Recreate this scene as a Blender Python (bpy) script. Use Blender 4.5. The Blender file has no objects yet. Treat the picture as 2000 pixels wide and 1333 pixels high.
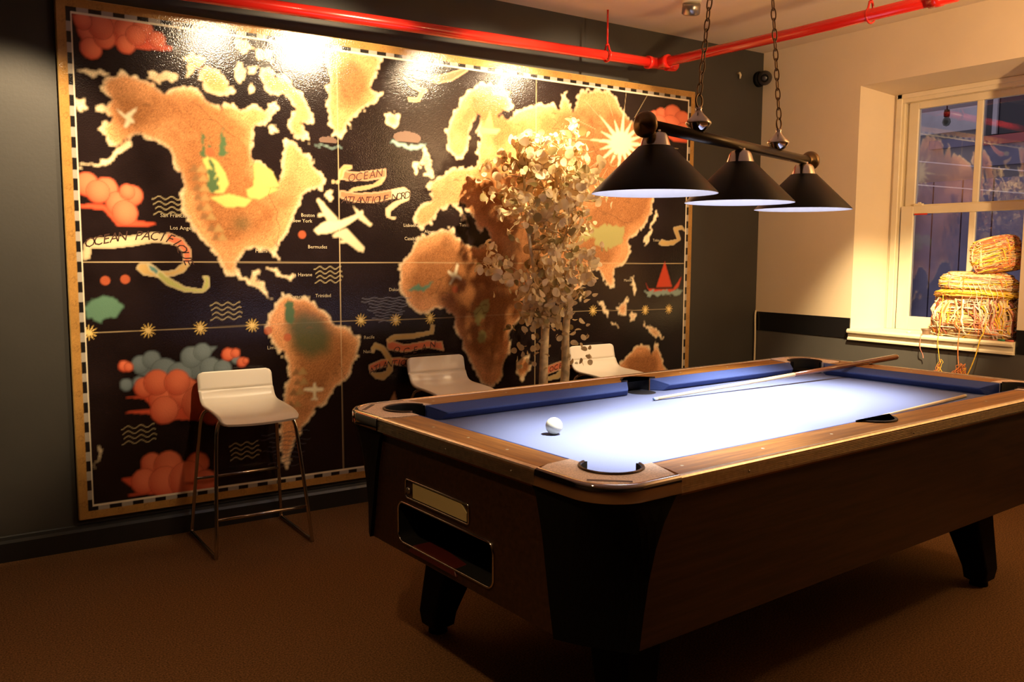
import bpy, math, random
import numpy as np
from mathutils import Vector, Matrix

random.seed(7); rng = np.random.default_rng(7)
scene = bpy.context.scene
COL = scene.collection

# ------------------------------------------------------------------ camera
cam_d = bpy.data.cameras.new('camera'); cam = bpy.data.objects.new('camera', cam_d); COL.objects.link(cam)
cam_d.sensor_width = 36.0; cam_d.sensor_fit = 'HORIZONTAL'; cam_d.lens = 1682.64 * 36.0 / 2000.0
cam_d.clip_start = 0.05; cam_d.clip_end = 100
_r = Vector((0.83043795, -0.55709528, 0.00420231)); _u = Vector((0.05229421, 0.08545803, 0.99496846)); _f = Vector((0.55465136, 0.82603981, -0.10010045))
_m = Matrix((_r, _u, -_f)).transposed().to_4x4(); _m.translation = Vector((-5.12273, -4.34743, 1.37265))
cam.matrix_world = _m
scene.camera = cam
# ------------------------------------------------------------------ world: dusk sky seen only through the window
world = bpy.data.worlds.new('dusk'); scene.world = world; world.use_nodes = True
bg = world.node_tree.nodes['Background']; bg.inputs[0].default_value = (0.44, 0.36, 0.42, 1); bg.inputs[1].default_value = 1.5
# ------------------------------------------------------------------ colour management
vs = scene.view_settings
vs.view_transform = 'Standard'; vs.look = 'None'; vs.exposure = 0.0; vs.gamma = 1.0; vs.use_curve_mapping = False
# ------------------------------------------------------------------ lamps of the room and added fill lights
WARM = (1.0, 0.73, 0.43)
def lamp(name, kind, loc, energy, color, radius=0.03, target=None, size=None, blend=0.5):
    l = bpy.data.lights.new(name, kind); o = bpy.data.objects.new(name, l); COL.objects.link(o)
    o.location = loc; l.energy = energy; l.color = color; l.shadow_soft_size = radius
    if kind == 'SPOT':
        l.spot_size = math.radians(size); l.spot_blend = blend
        o.rotation_euler = (Vector(target) - Vector(loc)).to_track_quat('-Z', 'Y').to_euler()
    return o
# ceiling spots washing the map (their reflections show along its top edge)
for x, e, tx, tz, sz, bl in ((-4.45, 330, -4.92, 1.50, 46, .5), (-3.62, 200, -3.90, 1.72, 62, .9), (-3.03, 360, -3.42, 1.95, 60, .9), (-2.25, 480, -2.38, 1.98, 58, .9), (-1.5, 250, -1.70, 1.82, 76, .95)):
    lamp('ceiling_spot_light', 'SPOT', (x, -1.3, 2.74), e, WARM, 0.040, (tx, 0, tz), sz, bl)
# spot on the window sill
lamp('sill_spot_light', 'SPOT', (-1.35, -2.35, 2.74), 950, (1.0, 0.76, 0.44), 0.05, (0.14, -1.10, 0.90), 30, 0.95)
# warm fill light added out of view on the right, brightens wall and ceiling
for x, y, z, e in ((-0.75, -3.8, 2.38, 42),):
    lamp('room_fill_light', 'POINT', (x, y, z), e, (1.0, 0.60, 0.27), 0.10)

# added fill spot, lifts the open floor left of the table
lamp('floor_fill_light', 'SPOT', (-5.0, -2.6, 2.78), 95, (1.0, 0.60, 0.27), 0.05, (-4.95, -2.5, 0), 92, 1.0)
# unseen fill spot added to brighten window wall and ceiling, sparing the floor
lamp('wall_fill_light', 'SPOT', (-1.7, -4.1, 2.0), 310, (1.0, 0.62, 0.30), 0.08, (-0.1, -2.1, 2.5), 102, 0.85)

# ------------------------------------------------------------------ materials
def mat(name, col, rough=0.5, metal=0.0, spec=0.5, noise=None, bump=None, coat=0.0):
    """noise = (scale, amount, detail); bump = (scale, strength)"""
    m = bpy.data.materials.new(name); m.use_nodes = True
    nt = m.node_tree; b = nt.nodes['Principled BSDF']
    b.inputs['Base Color'].default_value = (*col, 1); b.inputs['Roughness'].default_value = rough
    b.inputs['Metallic'].default_value = metal; b.inputs['Specular IOR Level'].default_value = spec
    b.inputs['Coat Weight'].default_value = coat
    if noise or bump:
        tc = nt.nodes.new('ShaderNodeTexCoord')
    if noise:
        n = nt.nodes.new('ShaderNodeTexNoise'); n.inputs['Scale'].default_value = noise[0]; n.inputs['Detail'].default_value = noise[2] if len(noise) > 2 else 4
        nt.links.new(tc.outputs['Object'], n.inputs['Vector'])
        r = nt.nodes.new('ShaderNodeMix'); r.data_type = 'RGBA'
        a = noise[1]
        r.inputs[6].default_value = (*[max(0, c * (1 - a)) for c in col], 1); r.inputs[7].default_value = (*[min(1, c * (1 + a)) for c in col], 1)
        mr = nt.nodes.new('ShaderNodeMapRange'); mr.inputs[1].default_value = 0.3; mr.inputs[2].default_value = 0.7
        nt.links.new(n.outputs['Fac'], mr.inputs[0]); nt.links.new(mr.outputs[0], r.inputs[0]); nt.links.new(r.outputs[2], b.inputs['Base Color'])
    if bump:
        n2 = nt.nodes.new('ShaderNodeTexNoise'); n2.inputs['Scale'].default_value = bump[0]; n2.inputs['Detail'].default_value = 3
        nt.links.new(tc.outputs['Object'], n2.inputs['Vector'])
        bp = nt.nodes.new('ShaderNodeBump'); bp.inputs['Strength'].default_value = bump[1]; bp.inputs['Distance'].default_value = 0.004
        nt.links.new(n2.outputs['Fac'], bp.inputs['Height']); nt.links.new(bp.outputs[0], b.inputs['Normal'])
    return m
def wood(name, c1, c2, axis=0, rough=0.35, coat=0.3, sc=14):
    m = bpy.data.materials.new(name); m.use_nodes = True
    nt = m.node_tree; b = nt.nodes['Principled BSDF']; b.inputs['Roughness'].default_value = rough; b.inputs['Coat Weight'].default_value = coat
    b.inputs['Coat Roughness'].default_value = 0.2
    tc = nt.nodes.new('ShaderNodeTexCoord'); mp = nt.nodes.new('ShaderNodeMapping')
    s = [sc, sc, sc]; s[axis] = sc * 0.06
    mp.inputs['Scale'].default_value = s
    n = nt.nodes.new('ShaderNodeTexNoise'); n.inputs['Scale'].default_value = 3.0; n.inputs['Detail'].default_value = 8; n.inputs['Roughness'].default_value = 0.65
    cr = nt.nodes.new('ShaderNodeValToRGB'); cr.color_ramp.elements[0].position = 0.35; cr.color_ramp.elements[1].position = 0.68
    cr.color_ramp.elements[0].color = (*c1, 1); cr.color_ramp.elements[1].color = (*c2, 1)
    nt.links.new(tc.outputs['Object'], mp.inputs[0]); nt.links.new(mp.outputs[0], n.inputs['Vector']); nt.links.new(n.outputs['Fac'], cr.inputs[0]); nt.links.new(cr.outputs[0], b.inputs['Base Color'])
    return m
M = dict(
    wall_dark=mat('dark_paint', (0.034, 0.031, 0.025), 0.55, noise=(3, 0.12), bump=(60, 0.08)),
    wall_cream=mat('cream_paint', (0.78, 0.64, 0.43), 0.6, noise=(2, 0.04), bump=(40, 0.08)),
    wall_grey=mat('charcoal_paint', (0.085, 0.078, 0.066), 0.5, noise=(3, 0.1), bump=(60, 0.08)),
    black_band=mat('black_gloss_paint', (0.008, 0.008, 0.009), 0.25),
    ceiling=mat('ceiling_paint', (0.78, 0.64, 0.45), 0.8, noise=(2, 0.03)),
    carpet=mat('brown_carpet', (0.175, 0.092, 0.038), 0.95, spec=0.1, noise=(160, 0.55, 2), bump=(260, 0.8)),
    base=mat('black_baseboard', (0.016, 0.016, 0.015), 0.35),
    red=mat('red_enamel', (0.62, 0.018, 0.010), 0.22, coat=0.4),
    trimw=mat('cream_gloss_paint', (0.80, 0.70, 0.48), 0.35, noise=(6, 0.05)),
    chrome=mat('chrome', (0.62, 0.58, 0.54), 0.13, 1.0),
    alu=mat('ribbed_aluminium', (0.76, 0.67, 0.54), 0.30, 1.0, noise=(60, 0.15)),
    bronze=mat('dark_bronze', (0.055, 0.040, 0.022), 0.32, 0.7),
    brass=mat('aged_brass', (0.20, 0.13, 0.065), 0.35, 0.9),
    black=mat('black_plastic', (0.0035, 0.0035, 0.0035), 0.65, spec=0.12),
    blackmat=mat('black_matte', (0.006, 0.006, 0.006), 0.8, spec=0.2),
    shade=mat('black_enamel', (0.004, 0.0036, 0.005), 0.42, spec=0.3),
    white=mat('white_enamel', (0.86, 0.84, 0.83), 0.5),
    stool=mat('white_lacquer', (0.90, 0.84, 0.72), 0.3),
    walnut=wood('walnut_laminate', (0.016, 0.006, 0.0035), (0.052, 0.021, 0.010), 0, 0.4, 0.15, 22),
    railwood=wood('rail_walnut', (0.19, 0.066, 0.009), (0.44, 0.185, 0.028), 0, 0.5, 0.0, 20),
    railwoodv=wood('rail_walnut_cross', (0.19, 0.066, 0.009), (0.44, 0.185, 0.028), 1, 0.5, 0.0, 20),
    cloth=mat('blue_cloth', (0.140, 0.166, 0.285), 0.95, spec=0.05, noise=(500, 0.12, 2), bump=(900, 0.15)),
    cushion=mat('blue_cushion_cloth', (0.062, 0.092, 0.25), 0.9, spec=0.1, noise=(400, 0.12, 2)),
    capcream=mat('speckled_cream', (0.76, 0.58, 0.44), 0.55, noise=(220, 0.28, 6)),
    ivory=mat('ivory', (0.72, 0.69, 0.50), 0.2),
    capchrome=mat('polished_chrome', (0.56, 0.52, 0.51), 0.05, 1.0),
    maple=mat('maple', (0.72, 0.54, 0.28), 0.3, coat=0.3),
    cuebutt=wood('cue_butt', (0.09, 0.024, 0.007), (0.20, 0.058, 0.018), 0, 0.2, 0.6, 30),
    label=mat('faded_label', (0.55, 0.46, 0.22), 0.5),
    redtray=mat('maroon_tray', (0.07, 0.010, 0.008), 0.4),
    bark=mat('pale_bark', (0.70, 0.54, 0.30), 0.7, noise=(25, 0.35), bump=(40, 0.4)),
    twig=mat('twig', (0.42, 0.30, 0.15), 0.7),
    gold=mat('gilt_border', (0.46, 0.29, 0.09), 0.35, noise=(30, 0.15)),
    steel=mat('grey_steel', (0.35, 0.33, 0.30), 0.3, 0.9),
    cable=mat('cream_cable', (0.62, 0.52, 0.33), 0.5),
)

# ------------------------------------------------------------------ mesh builder
class MB:
    def __init__(s): s.v = []; s.f = []; s.mi = []; s.sm = []; s.k = 0
    def add(s, vs, fs, smooth=False):
        o = len(s.v); s.v += [tuple(p) for p in vs]
        for f in fs: s.f.append([i + o for i in f]); s.mi.append(s.k); s.sm.append(smooth)
        return s
    def box(s, a, b):
        x0, y0, z0 = a; x1, y1, z1 = b
        return s.add([(x0, y0, z0), (x1, y0, z0), (x1, y1, z0), (x0, y1, z0), (x0, y0, z1), (x1, y0, z1), (x1, y1, z1), (x0, y1, z1)],
              [(0, 3, 2, 1), (4, 5, 6, 7), (0, 1, 5, 4), (1, 2, 6, 5), (2, 3, 7, 6), (3, 0, 4, 7)])
    def tube(s, path, r, n=10, cap=True, closed=False):
        P = [Vector(p) for p in path]; N = len(P)
        R = r if isinstance(r, (list, tuple)) else [r] * N
        T = []
        for i in range(N):
            if closed: t = P[(i + 1) % N] - P[i - 1]
            else: t = P[min(i + 1, N - 1)] - P[max(i - 1, 0)]
            T.append(t.normalized())
        up = Vector((0, 0, 1)) if abs(T[0].z) < 0.9 else Vector((1, 0, 0))
        nrm = (up - T[0] * up.dot(T[0])).normalized(); vs = []
        for i in range(N):
            nrm = (nrm - T[i] * nrm.dot(T[i])).normalized(); bn = T[i].cross(nrm)
            for j in range(n):
                a = 2 * math.pi * j / n; vs.append(P[i] + (nrm * math.cos(a) + bn * math.sin(a)) * R[i])
        fs = []
        for i in range(N if closed else N - 1):
            i2 = (i + 1) % N
            for j in range(n):
                k = (j + 1) % n; fs.append((i * n + j, i * n + k, i2 * n + k, i2 * n + j))
        s.add(vs, fs, True)
        if cap and not closed:
            o = len(s.v) - N * n
            s.f += [[o + j for j in range(n)][::-1], [o + (N - 1) * n + j for j in range(n)]]; s.mi += [s.k, s.k]; s.sm += [False, False]
        return s
    def lathe(s, prof, n=32, c=(0, 0, 0), axis='z', smooth=True):
        vs = []
        for r, h in prof:
            for j in range(n):
                a = 2 * math.pi * j / n; x, y = r * math.cos(a), r * math.sin(a)
                p = (x, y, h) if axis == 'z' else ((h, x, y) if axis == 'x' else (y, h, x))
                vs.append((p[0] + c[0], p[1] + c[1], p[2] + c[2]))
        fs = [(i * n + j, i * n + (j + 1) % n, (i + 1) * n + (j + 1) % n, (i + 1) * n + j) for i in range(len(prof) - 1) for j in range(n)]
        return s.add(vs, fs, smooth)
    def prism(s, poly, z0, z1, smooth_side=False):
        n = len(poly); vs = [(p[0], p[1], z0) for p in poly] + [(p[0], p[1], z1) for p in poly]
        s.add(vs, [list(range(n))[::-1], [n + i for i in range(n)]])
        o = len(s.v) - 2 * n
        for i in range(n):
            j = (i + 1) % n; s.f.append([o + i, o + j, o + n + j, o + n + i]); s.mi.append(s.k); s.sm.append(smooth_side)
        return s
    def loft(s, secs, cap=True, smooth=True, closed=True):
        n = len(secs[0]); vs = [p for q in secs for p in q]; fs = []
        for i in range(len(secs) - 1):
            for j in range(n if closed else n - 1):
                k = (j + 1) % n; fs.append((i * n + j, i * n + k, (i + 1) * n + k, (i + 1) * n + j))
        s.add(vs, fs, smooth)
        if cap:
            o = len(s.v) - len(vs)
            s.f += [[o + j for j in range(n)][::-1], [o + (len(secs) - 1) * n + j for j in range(n)]]; s.mi += [s.k] * 2; s.sm += [False] * 2
        return s
    def build(s, name, mats, parent=None, loc=(0, 0, 0), bevel=0, rot=None):
        me = bpy.data.meshes.new(name); me.from_pydata(s.v, [], s.f)
        for m_ in (mats if isinstance(mats, (list, tuple)) else [mats]): me.materials.append(m_)
        me.polygons.foreach_set('material_index', s.mi); me.polygons.foreach_set('use_smooth', s.sm); me.update()
        import bmesh
        bm = bmesh.new(); bm.from_mesh(me); bmesh.ops.recalc_face_normals(bm, faces=bm.faces); bm.to_mesh(me); bm.free()
        o = bpy.data.objects.new(name, me); COL.objects.link(o); o.location = loc
        if rot: o.rotation_euler = rot
        if parent: o.parent = parent
        if bevel:
            b = o.modifiers.new('bevel', 'BEVEL'); b.width = bevel; b.segments = 3; b.limit_method = 'ANGLE'; b.angle_limit = math.radians(40)
        return o
def empty(name, loc=(0, 0, 0), rz=0.0):
    o = bpy.data.objects.new(name, None); COL.objects.link(o); o.location = loc; o.rotation_euler = (0, 0, rz); o.empty_display_size = 0.1
    return o
def tag(o, label=None, cat=None, group=None, kind=None):
    if label: o['label'] = label
    if cat: o['category'] = cat
    if group: o['group'] = group
    if kind: o['kind'] = kind
    return o
def arc(cx, cy, r, a0, a1, n=12):
    return [(cx + r * math.cos(math.radians(a0 + (a1 - a0) * i / n)), cy + r * math.sin(math.radians(a0 + (a1 - a0) * i / n))) for i in range(n + 1)]
def smooth_path(pts, n=8):
    P = [Vector(p) for p in pts]; out = []
    for i in range(len(P) - 1):
        p0, p1, p2, p3 = P[max(i - 1, 0)], P[i], P[i + 1], P[min(i + 2, len(P) - 1)]
        for k in range(n):
            t = k / n
            out.append(0.5 * ((2 * p1) + (p2 - p0) * t + (2 * p0 - 5 * p1 + 4 * p2 - p3) * t * t + (3 * p1 - p0 - 3 * p2 + p3) * t ** 3))
    out.append(P[-1]); return out

# ------------------------------------------------------------------ the room
CEIL = 2.84; X0, Y0 = -8.0, -8.0
def struct(o): o['kind'] = 'structure'; return o
struct(MB().box((X0 - .1, Y0 - .1, -0.1), (0.0, 0.0, 0)).build('floor', M['carpet']))
struct(MB().box((X0 - .1, Y0 - .1, CEIL), (0.5, 0.12, CEIL + 0.1)).build('ceiling', M['ceiling']))
struct(MB().box((X0 - .1, 0, -0.1), (0.0, 0.12, CEIL)).build('wall_back', M['wall_dark']))
struct(MB().box((X0 - .12, Y0, -0.1), (X0, 0, CEIL)).build('wall_left', M['wall_dark']))
struct(MB().box((X0 - .1, Y0 - .12, -0.1), (0.4, Y0, CEIL)).build('wall_front', M['wall_dark']))
# right wall with the splayed window opening
WY0, WY1, WZ0, WZ1 = -1.885, -0.810, 0.885, 2.483
w = MB(); D = 0.34
DADO = 0.955
w.box((0, WY1, DADO), (D, 0.12, CEIL)); w.box((0, Y0, DADO), (D, WY0, CEIL)); w.box((0, WY0, WZ1), (D, WY1, CEIL))
# splayed left reveal and splayed head, straight right reveal
w.add([(0, WY1, DADO - .08), (0, WY1, WZ1), (D, WY1 - .13, WZ1), (D, WY1 - .13, DADO - .08), (D, WY1 + .01, DADO - .08), (D, WY1 + .01, WZ1)], [(0, 1, 2, 3), (3, 2, 5, 4), (1, 5, 2), (0, 3, 4)])
w.add([(0, WY0, WZ1), (0, WY1, WZ1), (D, WY1, WZ1 - .075), (D, WY0, WZ1 - .075), (D, WY0, WZ1 + .01), (D, WY1, WZ1 + .01)], [(0, 1, 2, 3), (3, 2, 5, 4), (1, 5, 2), (0, 3, 4)])
w.k = 1
w.box((0, Y0, -0.1), (D, 0.12, WZ0 - 0.07)); w.box((0, WY1, WZ0 - .07), (D, 0.12, DADO)); w.box((0, Y0, WZ0 - .07), (D, WY0, DADO))
struct(w.build('wall_right', [M['wall_cream'], M['wall_grey']]))
# black dado band
t = MB(); t.box((-0.006, WY1 + .005, 0.818), (0, 0, DADO)); t.box((-0.006, Y0, 0.818), (0, WY0 - .003, DADO))
struct(t.build('trim_1', M['black_band']))
# baseboards with a rounded top
def baseboard(name, a, b, nrm):
    a = Vector(a); b = Vector(b); n = Vector(nrm); prof = [(0, 0), (0.020, 0), (0.020, 0.085), (0.014, 0.098), (0.010, 0.112), (0.004, 0.116), (0, 0.116)]
    struct(MB().loft([[tuple(a + n * o + Vector((0, 0, h))) for o, h in prof], [tuple(b + n * o + Vector((0, 0, h))) for o, h in prof]], smooth=False).build(name, M['base']))
baseboard('baseboard_back', (X0, 0, 0), (-0.002, 0, 0), (0, -1, 0))
baseboard('baseboard_right', (0, -0.02, 0), (0, Y0, 0), (-1, 0, 0))

# ------------------------------------------------------------------ window
win = struct(empty('window_1', (0.2, -1.4, WZ0)))
def wpart(name, mb, m, parent=None, bevel=0.003):
    o = mb.build(name, m, parent or win, (0, 0, 0), bevel)
    if not parent: o.location = (-0.2, 1.4, -WZ0)
    return o
SX = 0.28; WR = -1.93; SL = -0.985
# sill board with nosing
sill = MB(); prof = [(0.30, 0), (-0.030, 0), (-0.040, -0.012), (-0.038, -0.026), (-0.022, -0.030), (-0.018, -0.055), (-0.026, -0.062), (-0.026, -0.075), (0, -0.077), (0.30, -0.077)]
sill.loft([[(x, WY0 + .001, WZ0 + z) for x, z in prof], [(x, WY1 + .003, WZ0 + z) for x, z in prof]], smooth=False)
wpart('window_sill', sill, M['trimw'], bevel=0.002)
fr = MB()   # box frame: jambs, head, stops
fr.box((0.24, -0.955, WZ0), (0.335, -0.905, 2.43)); fr.box((0.30, -1.0, WZ0), (0.335, -0.955, 2.43)); fr.box((0.255, -0.972, WZ0), (0.262, -0.955, 2.41))
fr.box((0.24, WR - .04, 2.375), (0.335, -0.95, 2.43)); fr.box((0.24, WR - .09, WZ0), (0.335, WR - .03, 2.43))
fr.box((0.228, -0.965, WZ0), (0.24, -0.925, 2.43)); fr.box((0.228, WR, 2.40), (0.24, -0.93, 2.43))
wpart('window_frame', fr, M['trimw'])
def sash(name, x, y0, y1, z0, z1, st, tr, br, mull):
    m = MB(); h = 0.035
    m.box((x, y1 - st, z0), (x + h, y1, z1)); m.box((x, y0, z0), (x + h, y0 + st, z1))
    m.box((x, y0 + st, z1 - tr), (x + h, y1 - st, z1)); m.box((x, y0 + st, z0), (x + h, y1 - st, z0 + br))
    m.box((x + .004, mull - .019, z0 + br), (x + h - .006, mull + .019, z1 - tr))
    s_ = wpart(name, m, M['trimw'])
    for a, b in ((y0 + st, mull - .019), (mull + .019, y1 - st)):
        g = MB().box((x + .017, a - .004, z0 + br - .004), (x + .021, b + .004, z1 - tr + .004)).build('pane', MGLASS, s_)
    return s_
MGLASS = bpy.data.materials.new('window_glass'); MGLASS.use_nodes = True
_nt = MGLASS.node_tree; _nt.nodes.remove(_nt.nodes['Principled BSDF'])
_tr = _nt.nodes.new('ShaderNodeBsdfTransparent'); _gl = _nt.nodes.new('ShaderNodeBsdfGlossy'); _fr = _nt.nodes.new('ShaderNodeFresnel'); _mx = _nt.nodes.new('ShaderNodeMixShader')
_gl.inputs['Roughness'].default_value = 0.02; _fr.inputs['IOR'].default_value = 1.55; _tr.inputs['Color'].default_value = (0.93, 0.95, 0.95, 1)
_nt.links.new(_fr.outputs[0], _mx.inputs[0]); _nt.links.new(_tr.outputs[0], _mx.inputs[1]); _nt.links.new(_gl.outputs[0], _mx.inputs[2]); _nt.links.new(_mx.outputs[0], _nt.nodes['Material Output'].inputs[0])
up = sash('upper_sash', 0.285, WR, -0.985, 1.665, 2.375, 0.065, 0.045, 0.045, -1.448)
lo = sash('lower_sash', 0.245, WR, -0.985, 0.885, 1.700, 0.085, 0.052, 0.090, -1.458)
lk = MB().box((0.262, -1.12, 1.700), (0.285, -1.06, 1.716)).box((0.266, -1.105, 1.712), (0.280, -1.085, 1.724)); wpart('sash_lock', lk, M['trimw'])
tg = MB().box((0.2435, -1.17, 1.640), (0.2450, -1.08, 1.650)); wpart('red_tag', tg, M['red'], bevel=0)
cb = MB().lathe([(0, 0), (.016, 0), (.018, .012), (.010, .02), (0, .02)], 16, (0.236, -0.938, 2.44), 'x'); wpart('curtain_bracket', cb, M['trimw'], bevel=0)

# ------------------------------------------------------------------ outside, across the yard
fac = struct(empty('wall_outside', (7.0, 0, -3)))
brick = bpy.data.materials.new('dusk_brick'); brick.use_nodes = True
_nt = brick.node_tree; _b = _nt.nodes['Principled BSDF']; _tc = _nt.nodes.new('ShaderNodeTexCoord'); _mp = _nt.nodes.new('ShaderNodeMapping'); _bt = _nt.nodes.new('ShaderNodeTexBrick')
_mp.inputs['Rotation'].default_value = (math.pi / 2, 0, math.pi / 2); _bt.inputs['Scale'].default_value = 4.5
_bt.inputs['Color1'].default_value = (.20, .16, .16, 1); _bt.inputs['Color2'].default_value = (.30, .24, .22, 1); _bt.inputs['Mortar'].default_value = (.22, .21, .22, 1)
_nt.links.new(_tc.outputs['Object'], _mp.inputs[0]); _nt.links.new(_mp.outputs[0], _bt.inputs['Vector']); _nt.links.new(_bt.outputs[0], _b.inputs['Base Color']); _b.inputs['Roughness'].default_value = 0.9
MB().box((0, -4, 0), (0.3, 12, 9)).build('brick_face', brick, fac)
pale = mat('pale_stone', (0.32, 0.32, 0.36), 0.8, noise=(3, .15)); slate = mat('blue_slate', (0.10, 0.10, 0.16), 0.6, noise=(3, .2)); rust = mat('rust_red', (0.26, 0.06, 0.06), 0.7)
MB().box((-.08, 2.12, 6.12), (0, 4.2, 6.44)).build('stone_lintel', pale, fac)
MB().box((-.14, -3, 5.88), (0, 2.10, 6.00)).build('red_ledge', rust, fac)
MB().box((-.10, -3, 5.60), (0, 2.06, 5.88)).build('slate_band', slate, fac)
MB().box((-.10, 2.06, 5.90), (0, 2.80, 6.02)).build('slate_strip', slate, fac)
MB().box((-.06, .5, 6.02), (0, 2.02, 7.4)).build('dark_opening', mat('dark_glass', (.012, .012, .02), .2), fac)
MB().box((-.10, 1.86, 6.02), (0, 1.92, 7.4)).build('opening_bar', pale, fac)
MB().box((-.4, 2.86, 0), (-.1, 3.16, 5.0)).build('grey_pier', pale, fac)
pn = MB()
for k in range(14): pn.box((-.25, -2 + k * .42, 0), (-.02, -2 + k * .42 + .40, 5.42))
pn.build('slate_panel', slate, fac)

# festoon bulb hanging outside the window
b_ = empty('festoon_bulb', (1.2, -0.715, 2.46)); tag(b_, 'dark hanging bulb holder outside the upper left window pane', 'bulb')
MB().tube([(0, 0, .385), (0, .004, .15), (0, 0, 0)], .004, 6).build('cord', M['black'], b_)
MB().tube([(-.862, .115, .35), (0, 0, .385), (5.8, 1.8, 1.4)], .005, 6).build('wire', M['black'], b_)
MB().lathe([(0, 0), (.018, -.004), (.022, -.03), (.020, -.055), (0, -.055)], 16).build('socket', M['black'], b_)
MB().lathe([(.014, -.055), (.026, -.075), (.030, -.095), (.020, -.118), (0, -.126)], 16).build('glass_bulb', mat('smoky_glass', (.05, .06, .06), .1), b_)
for nm, za, zb, lb in (('upper', 2.54, 1.96, 'upper of the two pale wires crossing outside the window'), ('lower', 2.28, 1.80, 'lower of the two pale wires crossing outside the window')):
    c_ = MB().tube([(2.4, 1.8, za), (2.4, 0.2, (za + zb) / 2 - .02), (2.4, -1.4, zb)], .005, 6).build('overhead_wire', mat('pale_wire', (.5, .5, .55), .5)); tag(c_, lb, 'wire', 'wires outside the window')

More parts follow.
